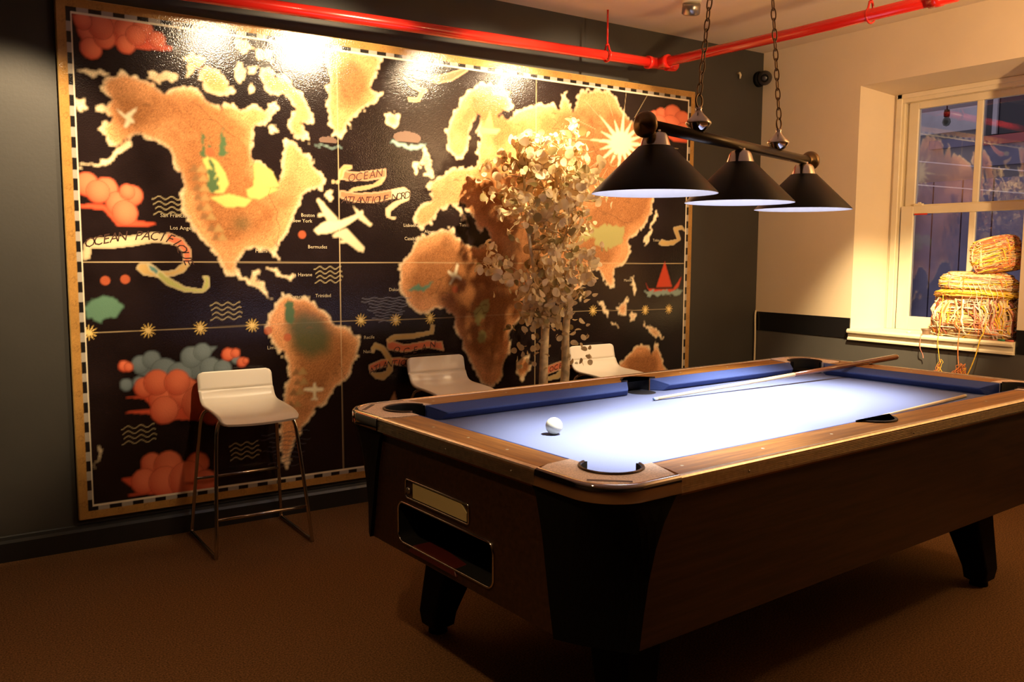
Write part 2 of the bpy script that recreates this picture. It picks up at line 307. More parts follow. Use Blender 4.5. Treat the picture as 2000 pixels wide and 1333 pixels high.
MBULB = bpy.data.materials.new('bulb_glow'); MBULB.use_nodes = True; _b = MBULB.node_tree.nodes['Principled BSDF']; _b.inputs['Emission Color'].default_value = (.9, .93, 1, 1); _b.inputs['Emission Strength'].default_value = 6.0
MD_ = {'land':[[(155,1970),(188,2008),(229,2029),(258,2054),(278,2039),(335,2033),(376,2020),(409,1998),(434,1974),(451,1976),(478,2005),(521,2019),(565,2006),(608,1983),(630,1958),(670,1944),(688,1914),(707,1966),(753,1962),(799,1929),(848,1971),(886,1956),(904,1930),(884,1881),(844,1831),(853,1803),(832,1755),(850,1690),(898,1684),(926,1647),(955,1601),(974,1578),(990,1622),(987,1708),(1009,1806),(1039,1813),(1069,1781),(1098,1735),(1140,1747),(1159,1690),(1200,1643),(1231,1605),(1188,1563),(1136,1561),(1094,1530),(1077,1470),(1051,1430),(1029,1371),(998,1312),(957,1263),(940,1305),(958,1222),(948,1196),(925,1235),(900,1254),(797,1247),(758,1209),(751,1159),(781,1114),(819,1120),(833,1152),(865,1158),(864,1120),(850,1088),(882,1075),(894,1016),(926,996),(900,1003),(862,1043),(824,1076),(755,1108),(694,1134),(659,1209),(613,1270),(578,1307),(555,1337),(552,1343),(518,1379),(498,1433),(491,1496),(502,1551),(495,1614),(474,1649),(459,1701),(434,1735),(392,1759),(342,1773),(309,1788),(275,1750),(225,1720),(193,1727),(179,1768),(155,1784),(181,1820),(214,1840),(198,1856),(143,1876),(152,1894),(200,1903),(209,1925),(170,1947)],[(267,1745),(278,1724),(232,1678),(190,1640),(141,1622),(62,1607),(62,1615),(141,1632),(190,1658)],[(534,2153),(579,2172),(614,2163),(631,2143),(586,2106),(558,2067),(532,2064),(541,2101)],[(622,2119),(675,2117),(720,2077),(746,2034),(764,2009),(708,1994),(644,1987),(609,2010),(637,2040),(593,2053),(603,2081)],[(758,2127),(796,2159),(823,2125),(794,2067),(766,2091)],[(833,2150),(881,2160),(861,2111),(837,2118)],[(836,2072),(859,2037),(839,2007),(821,2042)],[(925,1978),(974,2002),(973,1936),(912,1874),(874,1880)],[(932,1866),(961,1878),(980,1851),(941,1829)],[(900,2134),(948,2150),(967,2105),(1017,2129),(1055,2077),(1105,2044),(1134,1980),(1164,1915),(1142,1884),(1102,1900),(1142,1845),(1146,1806),(1100,1813),(1040,1846),(1016,1892),(1042,1923),(1063,1973),(1044,2019),(985,2032),(935,2017),(898,2069)],[(762,2259),(818,2281),(855,2231),(807,2206)],[(864,2232),(950,2234),(940,2186),(872,2187)],[(63,1910),(90,1917),(105,1898),(80,1862),(64,1852)],[(1219,1555),(1262,1547),(1250,1506),(1229,1515)],[(1212,2304),(1261,2148),(1249,2050),(1237,1990),(1257,1903),(1267,1855),(1309,1829),(1331,1870),(1386,1944),(1453,2011),(1543,2070),(1555,2101),(1499,2095),(1477,2123),(1523,2198),(1569,2299)],[(1219,2095),(1245,2108),(1260,2080),(1228,2067)],[(1559,1980),(1611,2000),(1657,1979),(1645,1937),(1599,1917),(1570,1940)],[(1933,1940),(1983,1997),(2021,2076),(2059,2133),(2123,2194),(2188,2222),(2267,2220),(2347,2185),(2388,2145),(2395,2090),(2334,2073),(2300,2048),(2361,2009),(2402,2068),(2471,2108),(2598,2143),(2699,2153),(2743,2111),(2757,2205),(2786,2243),(2817,2165),(2847,2109),(2891,2242),(3013,2267),(3139,2280),(3204,2227),(3271,2136),(3372,2096),(3509,2058),(3633,1967),(3727,1819),(3676,1713),(3554,1669),(3539,1592),(3490,1462),(3390,1359),(3289,1332),(3325,1342),(3345,1244),(3274,1161),(3201,1133),(3204,1022),(3168,1009),(3095,1093),(3041,1148),(2972,1101),(2905,987),(2854,1015),(2785,1110),(2702,1189),(2589,1176),(2526,1047),(2464,1023),(2401,1113),(2355,1215),(2310,1240),(2242,1307),(2215,1386),(2162,1373),(2122,1450),(2058,1526),(2019,1524),(2045,1470),(2096,1394),(2057,1427),(2019,1480),(1981,1523),(1931,1488),(1881,1465),(1856,1411),(1794,1377),(1746,1387),(1741,1472),(1759,1504),(1844,1529),(1857,1583),(1808,1602),(1833,1635),(1907,1671),(1969,1717),(2032,1732),(2122,1726),(2162,1761),(2148,1827),(2175,1883),(2148,1936),(2181,2015),(2155,2040),(2110,1976),(2097,1921),(2097,1845),(2058,1777),(2020,1764),(1982,1804),(1938,1823),(1951,1877)],[(1798,1834),(1822,1804),(1858,1764),(1833,1752),(1870,1690),(1857,1668),(1796,1665),(1821,1709),(1785,1738)],[(1737,1735),(1773,1748),(1779,1706),(1748,1673),(1725,1703)],[(1826,1345),(1908,1370),(1991,1384),(2005,1336),(2061,1288),(2162,1276),(2265,1283),(2325,1265),(2386,1151),(2464,984),(2559,969),(2480,867),(2387,780),(2380,638),(2327,564),(2320,474),(2266,437),(2206,442),(2162,487),(2132,540),(2074,657),(2003,797),(1989,897),(1878,925),(1796,897),(1742,905),(1677,966),(1651,1038),(1646,1155),(1679,1202),(1732,1261),(1745,1308),(1799,1332)],[(2451,582),(2529,629),(2530,524),(2467,450),(2443,504)],[(959,1015),(1013,1027),(1066,1006),(1121,1004),(1162,943),(1232,914),(1259,852),(1331,828),(1404,784),(1410,742),(1388,701),(1341,579),(1253,517),(1194,440),(1137,404),(1079,315),(1036,251),(994,175),(985,109),(959,126),(941,236),(951,369),(974,500),(1003,591),(992,685),(927,768),(890,861),(918,938)],[(3215,461),(3269,528),(3361,580),(3455,632),(3513,614),(3554,539),(3584,654),(3622,564),(3696,426),(3639,327),(3442,387),(3291,370)],[(3470,768),(3588,726),(3659,650),(3589,675),(3530,700)],[(3225,883),(3334,950),(3299,838),(3244,840)],[(3080,942),(3171,857),(3153,822),(3089,901)],[(3181,803),(3245,770),(3255,755),(3190,786)],[(3336,837),(3411,848),(3375,793),(3347,780)],[(3349,1097),(3378,1062),(3407,1005),(3380,963),(3350,1034)],[(3565,1543),(3576,1487),(3530,1415),(3513,1344),(3476,1301),(3456,1329),(3493,1372),(3529,1457)],[(895,1160),(923,1162),(989,1131),(1042,1111),(1035,1098),(975,1119),(910,1148)],[(91,339),(120,312),(76,245),(63,229),(95,303)],[(2913,987),(2939,973),(2931,943),(2909,953)],[(72,2041),(120,2059),(158,2047),(214,2045),(189,2025),(118,2021)],[(357,2053),(403,2071),(454,2073),(505,2061),(461,2034),(393,2031)]],'clouds':[([(230,2255,32,34),(123,2212,42,45),(283,2240,52,54),(354,2253,45,45),(133,2141,45,47),(190,2194,45,48),(278,2177,40,42),(414,2216,37,38),(323,2223,44,45),(176,2242,53,56),(104,2256,37,39)],[[(62,2274),(204,2279),(338,2271),(420,2237),(441,2199),(478,2193),(475,2175),(320,2163),(122,2184),(83,2234)]]),([(90,1540,49,53),(169,1522,50,53),(282,1497,44,46),(215,1459,49,53),(246,1416,54,57),(136,1508,49,52),(258,1513,33,35)],[[(51,1449),(150,1452),(214,1424),(295,1382),(387,1371),(344,1357),(211,1358),(157,1427),(55,1436)]]),([(400,538,82,86),(482,556,72,75),(553,499,85,88),(612,443,55,58),(386,478,64,68),(299,596,45,48),(356,616,58,61),(449,609,59,62)],[[(208,556),(343,556),(625,480),(660,399),(339,439),(328,465),(183,486),(340,488),(297,542)]]),([(319,225,49,52),(394,208,65,69),(531,196,55,57),(282,143,57,62),(374,129,70,75),(480,127,85,89),(565,102,55,58)],[[(182,170),(283,174),(602,122),(626,80),(515,64),(372,73),(179,84),(280,93),(225,126),(193,156)]]),([(3541,2148,60,43),(3592,2178,49,35),(3697,2188,76,53),(3788,2158,73,51),(3682,2110,90,63),(3576,2114,70,50),(3809,2083,73,52)],[[(3490,2131),(3834,2162),(3839,2001),(3703,2004),(3490,2106)]]),([(214,705,24,26),(235,698,20,22),(695,730,31,32),(732,734,23,23),(763,687,25,26),(782,692,15,15)],[])],'blue':([(286,707,39,43),(337,727,41,43),(392,662,64,67),(462,645,59,62),(518,728,50,52),(572,750,42,43),(607,672,49,50),(668,661,43,44),(221,615,28,30),(277,622,28,30),(732,702,22,23)],[[(257,672),(348,714),(463,682),(549,776),(646,773),(583,711),(705,665),(655,643),(461,608),(345,629)]]),'green':{'hills':[[(599,1684),(627,1699),(672,1679),(707,1626),(724,1571),(695,1523),(631,1529),(624,1621)],[(808,1546),(847,1567),(974,1559),(924,1532),(874,1502),(816,1509)],[(849,1671),(869,1691),(936,1648),(974,1573),(846,1548)],[(630,1502),(722,1524),(835,1500),(796,1461),(702,1458)]],'trees':[[(608,1821),(622,1694),(590,1692)],[(639,1814),(663,1531),(621,1529)],[(700,1865),(723,1719),(672,1707)],[(985,975),(1039,987),(1036,855),(983,883)]],'dark':[[(982,857),(1065,933),(1175,903),(1244,819),(1228,711),(1115,677),(1033,736)],[(737,1393),(795,1414),(842,1386),(812,1357),(755,1351)]],'teal':[[(59,990),(87,1029),(183,1027),(235,984),(201,938),(125,923),(62,937)],[(1684,1037),(1743,1060),(1865,1070),(1824,1035),(1730,1024)]],'red':[[(116,1098),(164,1098),(166,1016),(107,1017)],[(728,1720),(794,1724),(816,1500),(703,1495)],[(1064,893),(1133,877),(1145,797),(1075,773)],[(1717,1096),(1771,1166),(1865,1082),(1797,1053)],[(1158,755),(1208,766),(1214,712),(1157,701)]],'lime':[[(2132,829),(2125,892),(2176,953),(2235,964),(2236,913),(2176,827)],[(2147,778),(2206,776),(2213,712),(2162,715)],[(3019,1405),(3159,1435),(3286,1410),(3270,1299),(3127,1271),(3038,1284)],[(2903,1387),(3028,1426),(3029,1341),(2905,1315)]],'flesh':[[(104,1185),(167,1191),(172,1162),(108,1156)]]},'mount':[(562,1636),(569,1591),(572,1545),(575,1500),(583,1454),(600,1408),(634,1353),(651,1307),(1044,615),(1050,561),(1028,509),(1013,443),(998,377)],'boat':[[(3482,1046),(3503,1003),(3738,999),(3816,1085),(3788,1012),(3739,977),(3522,981)],[(3580,1016),(3653,1188),(3728,1013)]],'waterD':[(3484,989),(3820,990),(3800,961),(3504,963)],'ribs':[('pale',[(70,1265),(98,1294),(172,1301),(258,1308),(370,1328),(461,1311),(459,1275),(369,1286),(279,1267),(181,1255),(96,1254),(89,1208),(63,1202)]),('coral',[(427,1329),(495,1300),(534,1245),(527,1184),(501,1184),(499,1233),(471,1269),(425,1287)]),('gold',[(527,1184),(496,1142),(443,1124),(385,1119),(318,1131),(286,1161),(303,1185),(342,1185),(386,1143),(455,1148),(497,1184)]),('teal',[(331,1185),(375,1161),(430,1100),(385,1119),(347,1149)]),('lime',[(386,1149),(431,1112),(499,1068),(582,1055),(595,1098),(584,1123),(614,1116),(612,1066),(582,1042),(499,1048),(418,1082),(374,1125)]),('coral',[(1301,1669),(1404,1664),(1505,1680),(1567,1692),(1567,1648),(1459,1627),(1349,1621),(1300,1629)]),('gold',[(1294,1598),(1301,1669),(1328,1700),(1372,1698),(1366,1682),(1328,1675),(1316,1630),(1257,1597),(1262,1617)]),('gold',[(1567,1648),(1538,1610),(1458,1581),(1348,1561),(1381,1582),(1492,1603),(1550,1642)]),('coral',[(1302,1564),(1402,1553),(1514,1563),(1618,1583),(1618,1541),(1491,1510),(1380,1511),(1302,1529)]),('pale',[(1606,1582),(1677,1598),(1712,1576),(1706,1534),(1652,1511),(1593,1467),(1587,1436),(1628,1432),(1616,1421),(1570,1435),(1565,1477),(1617,1515),(1676,1538),(1606,1541)]),('coral',[(1564,758),(1674,723),(1822,739),(1911,728),(1925,678),(1822,702),(1674,684),(1570,705)]),('gold',[(1564,758),(1596,780),(1741,785),(1836,793),(1843,829),(1864,828),(1856,780),(1741,761),(1609,756),(1577,740)]),('coral',[(1457,624),(1531,648),(1634,653),(1727,635),(1726,593),(1608,619),(1504,603),(1460,582)]),('gold',[(1480,687),(1468,717),(1494,744),(1544,724),(1595,650),(1594,579),(1542,535),(1491,551),(1454,589),(1504,573),(1562,581),(1569,640),(1531,701),(1493,715)]),('coral',[(2651,529),(2758,555),(2877,561),(2877,513),(2742,502),(2652,482)]),('gold',[(2759,521),(2793,492),(2760,453),(2677,446),(2660,461),(2734,476),(2767,500)]),('lime',[(1729,2223),(1789,2235),(1830,2214),(1812,2196),(1741,2203)]),('coral',[(1824,2223),(1909,2228),(2021,2268),(2097,2298),(2084,2275),(1983,2210),(1885,2183),(1824,2197)]),('gold',[(1677,2196),(1717,2170),(1788,2147),(1830,2141),(1800,2117),(1775,2073),(1716,2067),(1705,2086),(1764,2087),(1782,2125),(1717,2149)]),('gold',[(3591,1310),(3619,1338),(3669,1325),(3768,1340),(3725,1419),(3805,1435),(3847,1392),(3806,1413),(3766,1405),(3798,1341),(3729,1304),(3630,1296)])],'plane':[[(1152,1354),(1195,1390),(1248,1411),(1302,1408),(1384,1440),(1429,1467),(1434,1447),(1389,1415),(1323,1373),(1247,1341),(1173,1333)],[(1227,1406),(1171,1509),(1181,1522),(1202,1505),(1286,1417),(1280,1397)],[(1263,1341),(1334,1368),(1437,1267),(1431,1241),(1403,1246)],[(1374,1486),(1401,1466),(1484,1392),(1472,1379),(1411,1415)],[(1175,1439),(1217,1447),(1222,1431),(1179,1422)],[(1255,1331),(1290,1342),(1295,1322),(1259,1316)],[(1295,1301),(1344,1312),(1343,1295),(1300,1286)]],'small':[[(228,1888),(263,1862),(314,1901),(309,1883),(287,1855),(303,1831),(286,1829),(269,1806),(257,1805),(266,1840),(239,1868)],[(2011,1178),(2025,1172),(2011,1117),(2046,1092),(2039,1080),(2004,1098),(1969,1056),(1962,1062),(1983,1099),(1948,1129),(1955,1139),(1993,1123)],[(1137,554),(1148,553),(1151,526),(1193,519),(1190,506),(1150,501),(1148,471),(1161,465),(1158,457),(1121,460),(1122,468),(1136,472),(1133,503),(1081,515),(1084,526),(1134,527)]],'star':[(3545,1955),(3325,1943),(3425,1893),(3310,1919),(3437,1787),(3284,1900),(3305,1808),(3252,1890),(3218,1723),(3219,1891),(3151,1811),(3190,1901),(3022,1796),(3168,1920),(3054,1898),(3158,1944),(2957,1958),(3161,1970),(3067,2018),(3176,1994),(3056,2119),(3201,2013),(3182,2103),(3233,2023),(3267,2190),(3266,2023),(3336,2105),(3296,2013),(3472,2124),(3318,1994),(3438,2018),(3328,1970)],'rays':[((3493,1956),(3756,1957)),((3466,1884),(3699,1814)),((3404,1824),(3571,1696)),((3318,1785),(3395,1621)),((3222,1772),(3201,1599)),((3131,1788),(3021,1632)),((3058,1829),(2880,1712)),((3014,1888),(2795,1825)),((3004,1957),(2777,1956)),((3030,2026),(2826,2087)),((3087,2085),(2937,2200)),((3169,2125),(3097,2279)),((3263,2141),(3284,2312)),((3356,2128),(3471,2292)),((3433,2089),(3630,2218)),((3481,2029),(3731,2100))],'suns':[(73,868),(326,866),(566,868),(820,870),(1411,873),(1620,867),(1836,868),(2768,872),(3029,873),(3483,861),(3701,861)],'waves':[(439,1456),(687,947),(263,375),(1225,1122),(761,233)],'lines':{'h':[(45,1191),(3833,1175)],'v1':[(1293,1758),(1295,672)],'v2':[(2567,2148),(2568,2027)]},'txt':[('San Francisco',(449,1409)),('Los Angeles',(482,1351)),('Bermudes',(1149,1267)),('New York',(1066,1400)),('Boston',(1100,1429)),('Lisbonne',(1694,1390)),('Casablanca',(1710,1317)),('Dakar',(1587,1036)),('Lima',(895,753)),('Recife',(1434,779)),('Manille',(3295,1065)),('Tokio',(3540,1331)),('Alger',(1806,1358)),('Tunis',(2033,1400)),('Caracas',(1033,1010)),('Trinidad',(1175,1012)),('La Havane',(1063,1123)),('Paris',(2075,1680)),('Natal',(1426,701)),('Miami',(853,1244))],'lab':{'pac':[(75,1269),(264,1309),(456,1293),(519,1183)],'oc':[(1320,1621),(1548,1671)],'at':[(1309,1519),(1712,1560)],'oc2':[(1577,703),(1885,718)],'at2':[(1455,600),(1720,628)],'oc3':[(2667,513),(2862,533)]}}
# ------------------------------------------------------------------ the map panel on the back wall
MX, MZ, MW, MH, MD = -4.622, 0.140, 3.904, 2.346, 0.030
mural = empty('wall_map', (MX, 0, MZ)); tag(mural, 'huge glossy world map panel with orange continents on black and gilt border', 'wall map')
pm = MB(); pm.box((0, -MD, 0), (MW, 0, MH)); pm.build('panel', M['gold'], mural, bevel=0.006)

NX, NZ = 812, 488
gx, gz = np.meshgrid(np.linspace(0, MW * 1000, NX), np.linspace(0, MH * 1000, NZ))   # millimetres
def vnoise(scale, seed, octv=3):
    r = np.random.default_rng(seed); out = np.zeros_like(gx); amp = 1.0
    for o in range(octv):
        n = 512; g = r.random((n, n)); x = gx / scale * 2 ** o; z = gz / scale * 2 ** o
        xi = np.floor(x).astype(int); zi = np.floor(z).astype(int); fx = x - xi; fz = z - zi
        fx = fx * fx * (3 - 2 * fx); fz = fz * fz * (3 - 2 * fz); xi %= n; zi %= n; x1 = (xi + 1) % n; z1 = (zi + 1) % n
        out += amp * ((g[zi, xi] * (1 - fx) + g[zi, x1] * fx) * (1 - fz) + (g[z1, xi] * (1 - fx) + g[z1, x1] * fx) * fz - .5); amp *= .55
    return out
wx = gx + vnoise(28, 1) * 26; wz = gz + vnoise(28, 2) * 26
def pmask(poly, rough=False):
    X, Z = (wx, wz) if rough else (gx, gz)
    p = np.array(poly, float); x0, z0 = p.min(0) - 30; x1, z1 = p.max(0) + 30
    i0, i1 = max(0, int(x0 / 4.814)), min(NX, int(x1 / 4.814) + 2); j0, j1 = max(0, int(z0 / 4.817)), min(NZ, int(z1 / 4.817) + 2)
    mk = np.zeros(gx.shape, bool)
    if i0 >= i1 or j0 >= j1: return mk
    x = X[j0:j1, i0:i1]; z = Z[j0:j1, i0:i1]; c = np.zeros(x.shape, bool); n = len(p)
    for a in range(n):
        xa, za = p[a]; xb, zb = p[a - 1]
        if za == zb: continue
        c ^= ((za > z) != (zb > z)) & (x < (xb - xa) * (z - za) / (zb - za) + xa)
    mk[j0:j1, i0:i1] = c; return mk
def emask(e):
    x, z, rx, rz = e; return ((gx - x) / max(rx, 1)) ** 2 + ((gz - z) / max(rz, 1)) ** 2 < 1
def blur(a, n, it=2):
    a = a.astype(float)
    for _ in range(it):
        for ax in (0, 1):
            p_ = np.concatenate([np.repeat(a.take([0], ax), n, ax), a, np.repeat(a.take([-1], ax), n, ax)], ax)
            c = np.cumsum(p_, ax); c = np.concatenate([np.zeros_like(c.take([0], ax)), c], ax); L = a.shape[ax]
            a = (c.take(range(2 * n + 1, 2 * n + 1 + L), ax) - c.take(range(0, L), ax)) / (2 * n + 1)
    return a
def lin(*c): return np.array([((v / 255 + .055) / 1.055) ** 2.4 if v > 10 else v / 255 / 12.92 for v in c])
img = np.zeros((NZ, NX, 3)); img[:] = (0.013, 0.0075, 0.0075)
img *= (1 + vnoise(160, 5)[..., None] * .5)
def put(mask, col, a=1.0):
    k = np.clip(mask.astype(float) * a, 0, 1)[..., None]; global img; img = img * (1 - k) + np.array(col) * k
def soft(mask): return blur(mask, 1, 1)
def seg(a, b, wdt):
    (ax, az), (bx, bz) = a, b; dx, dz = bx - ax, bz - az; t = np.clip(((gx - ax) * dx + (gz - az) * dz) / (dx * dx + dz * dz + 1e-9), 0, 1)
    return np.clip((wdt + 2.5 - np.hypot(gx - ax - t * dx, gz - az - t * dz)) / 4, 0, 1)
CREAM = (0.70, 0.52, 0.28); CORAL = (0.68, 0.098, 0.043)
# land: cream rim, orange, brown hinterland
land = np.zeros(gx.shape, bool)
for p in MD_['land']: land |= pmask(p, True)
lf = soft(land); near = blur(land, 5, 2); far = blur(land, 16, 2)
nz = vnoise(230, 8, 4); grain = rng.normal(0, 1, gx.shape)
rim = np.array((0.82, 0.65, 0.40)); org = np.array((0.64, 0.29, 0.115)); brn = np.array((0.27, 0.105, 0.034))
k1 = np.clip((near - .42) / .42, 0, 1)[..., None]; k2 = np.clip((far - .62) / .30 + nz * 1.3, 0, 1)[..., None]
lc = (rim * (1 - k1) + org * k1); lc = lc * (1 - k2 * .85) + brn * k2 * .85
lc *= (1 + grain[..., None] * .13)
put(lf, lc)
# graticule
for a, b in (((45, 1191), (3833, 1175)), ((1293, 2290), (1297, 62)), ((2567, 2290), (2572, 62))): put(seg(a, b, 1.2), CREAM, .85)
S_ = MD_['suns']
for a, b in zip(S_[:-1], S_[1:]): put(seg(a, b, 1.0), CREAM, .55)
for x, z in S_:
    th = np.arctan2(gz - z, gx - x); rr = np.hypot(gx - x, gz - z); put(np.clip((26 + 13 * np.cos(12 * th) - rr) / 6, 0, 1), (.62, .42, .12)); put(np.clip((15 - rr) / 5, 0, 1), (.75, .55, .2))
# hills, trees and fields
G = MD_['green']
for p in G['dark']: put(blur(pmask(p, True), 5), (.045, .07, .03), .85)
for p in G['hills']: put(soft(pmask(p)), (.50, .46, .13))
for p in G['trees']: put(soft(pmask(p, True)), (.07, .12, .05))
for p in G['teal']: put(soft(pmask(p, True)), (.10, .20, .13))
for p in G['lime']: put(soft(pmask(p, True)), (.36, .34, .12), .9)
def wander(a, b, amp, seed, w_, col, al):
    r = random.Random(seed); P = [a]
    for k in range(1, 7): t = k / 6; P.append((a[0] + (b[0] - a[0]) * t + r.uniform(-amp, amp) * (k < 6), a[1] + (b[1] - a[1]) * t + r.uniform(-amp, amp) * (k < 6)))
    for p, q in zip(P[:-1], P[1:]): put(seg(p, q, w_) * lf, col, al)
for a, b, sd in (((930, 1560), (985, 1250), 1), ((1500, 780), (1180, 900), 2), ((2330, 1250), (2300, 980), 3), ((2010, 1190), (1830, 1000), 4), ((2750, 1900), (2700, 2060), 5), ((3050, 1800), (3000, 2080), 6), ((3350, 1450), (3050, 1530), 7), ((1280, 640), (1400, 500), 8), ((760, 1800), (560, 1950), 9), ((2250, 900), (2080, 900), 10)):
    wander(a, b, 28, sd, 1.0, (.10, .05, .02), .7)
rr_ = random.Random(5)
for k in range(150):
    x, z = rr_.uniform(350, 3750), rr_.uniform(300, 2150); put(np.clip((8 - np.abs(np.hypot((gx - x) / 1.5, gz - z) - 8)) / 8, 0, 1) * (gz > z) * (far > .75), (.16, .075, .028), .55)
for x, z in MD_['mount']:
    for s in (0, 1):
        put(soft(pmask([(x - 26 + s * 34, z - 14), (x + s * 34, z + 26), (x + 26 + s * 34, z - 14)])), (.40, .26, .10) if s else (.22, .12, .05), .8)
for cxx, czz in ((150, 1105), (235, 1110), (640, 1720), (2000, 1030), (1090, 1330), (900, 840), (1000, 800)): put(np.clip((24 - np.hypot(gx - cxx, gz - czz)) / 6, 0, 1), (.45, .10, .04), .8)
# small generic ships and ice
put(soft(pmask(MD_['boat'][0])), (.55, .05, .02)); put(soft(pmask(MD_['boat'][1])), (.50, .05, .02)); put(soft(pmask(MD_['waterD'], True)), (.22, .30, .26))
for x, z, s in ((2310, 2180, 1.0), (2230, 1960, 1.1), (1600, 380, .9)):
    put(soft(pmask([(x - 70 * s, z + 5), (x - 50 * s, z - 22 * s), (x + 50 * s, z - 22 * s), (x + 75 * s, z + 8)])), (.60, .34, .15)); put(soft(pmask([(x - 35 * s, z + 10), (x + 8 * s, z + 95 * s), (x + 30 * s, z + 10)])), (.58, .28, .10))
for x, z, s in ((1700, 1870, 1.0), (1240, 1820, .6)):
    put(soft(pmask([(x - 110 * s, z - 30), (x - 70 * s, z - 60 * s), (x + 70 * s, z - 60 * s), (x + 120 * s, z - 28)], True)), (.26, .38, .34)); put(emask((x, z, 85 * s, 34 * s)) & (gz > z - 22 * s), (.16, .10, .075), .9)
# sea ripples
for x, z in MD_['waves']:
    for r in range(4):
        yy = z + 36 - r * 24 + 7 * np.sin((gx - x) / 9.0); mk = (np.abs(gx - x - 6 * r % 14) < 75); put(np.clip((4.2 - np.abs(gz - yy)) / 3.5, 0, 1) * mk, (.52, .42, .22), .75)
for k in range(9):
    zc_ = 990 - k * 16; put(np.clip((4 - np.abs(gz - zc_ - 4 * np.sin(gx / 13 + k))) / 4, 0, 1) * (np.abs(gx - 1570 + 20 * math.sin(k * 2)) < 150 - 11 * k), (.20, .20, .24), .7)
    zc_ = 300 - k * 22; put(np.clip((4 - np.abs(gz - zc_ - 4 * np.sin(gx / 13 + k))) / 4, 0, 1) * (np.abs(gx - 980 + 30 * math.sin(k * 2)) < 130 - 9 * k), (.06, .06, .08), .7)
# starburst
for a, b in MD_['rays']: put(seg(a, b, .6), CREAM, .7)
ang = np.arctan2(gz - 1842, gx - 3180)
put(soft(pmask(MD_['star'])), (.80, .68, .42)); put(np.abs(np.hypot(gx - 3180, gz - 1842) - 38) < 4, (.35, .2, .08))
# clouds made of overlapping rounds
def cloud(c, base):
    circ, polys = c
    for p in polys: put(soft(pmask(p)), base)
    for e in circ:
        x, z, rx, rz = e; q = np.clip(1 - (((gx - x - .2 * rx) / rx) ** 2 + ((gz - z - .25 * rz) / rz) ** 2) * .55, 0, 1)[..., None]
        b_ = np.array(base); put(soft(emask(e)), b_ * (.80 + .0 * q) + (np.array((.88, .38, .19)) if base is CORAL else b_ * 1.5) * q * .35)
        rr = np.sqrt(((gx - x) / rx) ** 2 + ((gz - z) / rz) ** 2); put(np.clip(1 - np.abs(rr - 1) * rx / 3.5, 0, 1), b_ * .45, .45)
cloud(MD_['blue'], (.155, .20, .215))
for c in MD_['clouds']: cloud(c, CORAL)
# ribbons
RC = dict(pale=(.66, .52, .30), coral=(.60, .17, .085), gold=(.50, .33, .12), teal=(.10, .22, .20), lime=(.38, .38, .12))
for key, p in MD_['ribs']:
    mk = pmask(p); put(soft(mk), np.array(RC[key])); edge = np.clip((soft(mk) * (1 - soft(mk))) * 3, 0, 1); put(edge, (.75, .6, .35), .5)
# aeroplanes
for i, p in enumerate(MD_['plane']): put(soft(pmask(p)), (.72, .60, .36) if i else (.80, .68, .42))
for p in MD_['small']: put(soft(pmask(p)), (.78, .68, .44))
# border: dashes, white line, gilt band with small stars
IX0, IX1, IZ0, IZ1 = 57.5, 3844, 60.5, 2286
inner = (gx > IX0) & (gx < IX1) & (gz > IZ0) & (gz < IZ1)
gold = np.array((.40, .21, .055)) * (1 + .14 * vnoise(60, 11)[..., None] + grain[..., None] * .05)
fb = 22
dash = (gx > IX0 - fb) & (gx < IX1 + fb) & (gz > IZ0 - fb) & (gz < IZ1 + fb)
img = np.where(inner[..., None], img, np.where(dash[..., None], np.array((.36, .32, .26)), gold))
horiz = (gz <= IZ0) | (gz >= IZ1)
ph = np.where(horiz, (gx - 30) % 99.7, (gz - 40) % 92.0)
img = np.where((dash & ~inner & (ph < 49))[..., None], np.array((.012, .010, .010)), img)
line = dash & ((np.abs(gx - IX0) < 4) | (np.abs(gx - IX1) < 4) | (np.abs(gz - IZ0) < 4) | (np.abs(gz - IZ1) < 4)) & (gx > IX0 - 4) & (gx < IX1 + 4) & (gz > IZ0 - 4) & (gz < IZ1 + 4)
img = np.where(line[..., None], np.array((.80, .70, .50)), img)
cs = []
for k in range(34): cs += [(60 + k * 115, 20), (60 + k * 115, 2326)]
for k in range(22): cs += [(18, 70 + k * 104), (3886, 70 + k * 104)]
for x, z in cs:
    th = np.arctan2(gz - z, gx - x); rr = np.hypot(gx - x, gz - z); put(np.clip((4 - np.abs(rr - 11 - 3 * np.cos(5 * th))) / 4, 0, 1), (.20, .10, .03), .6)
img = np.clip(img, 0.002, .9)

pme = bpy.data.meshes.new('print'); nv = NX * NZ
co = np.zeros((nv, 3), np.float32); co[:, 0] = gx.ravel() / 1000; co[:, 2] = gz.ravel() / 1000; co[:, 1] = -MD - 0.0012
# keep the print just inside the bevelled edge of the panel
co[:, 0] = 0.005 + co[:, 0] * (MW - .010) / MW; co[:, 2] = 0.005 + co[:, 2] * (MH - .010) / MH
ii = np.arange(nv).reshape(NZ, NX); q = np.stack([ii[:-1, :-1], ii[:-1, 1:], ii[1:, 1:], ii[1:, :-1]], -1).reshape(-1, 4)
pme.vertices.add(nv); pme.vertices.foreach_set('co', co.ravel())
pme.loops.add(q.size); pme.loops.foreach_set('vertex_index', q.ravel().astype(np.int32))
pme.polygons.add(len(q)); pme.polygons.foreach_set('loop_start', np.arange(0, q.size, 4, dtype=np.int32))
pme.update(calc_edges=True)
ca = pme.color_attributes.new('ink', 'FLOAT_COLOR', 'POINT'); rgba = np.ones((nv, 4), np.float32); rgba[:, :3] = img.reshape(-1, 3); ca.data.foreach_set('color', rgba.ravel())
MP = bpy.data.materials.new('varnished_print'); MP.use_nodes = True; _nt = MP.node_tree; _b = _nt.nodes['Principled BSDF']
_a = _nt.nodes.new('ShaderNodeAttribute'); _a.attribute_name = 'ink'; _nt.links.new(_a.outputs['Color'], _b.inputs['Base Color'])
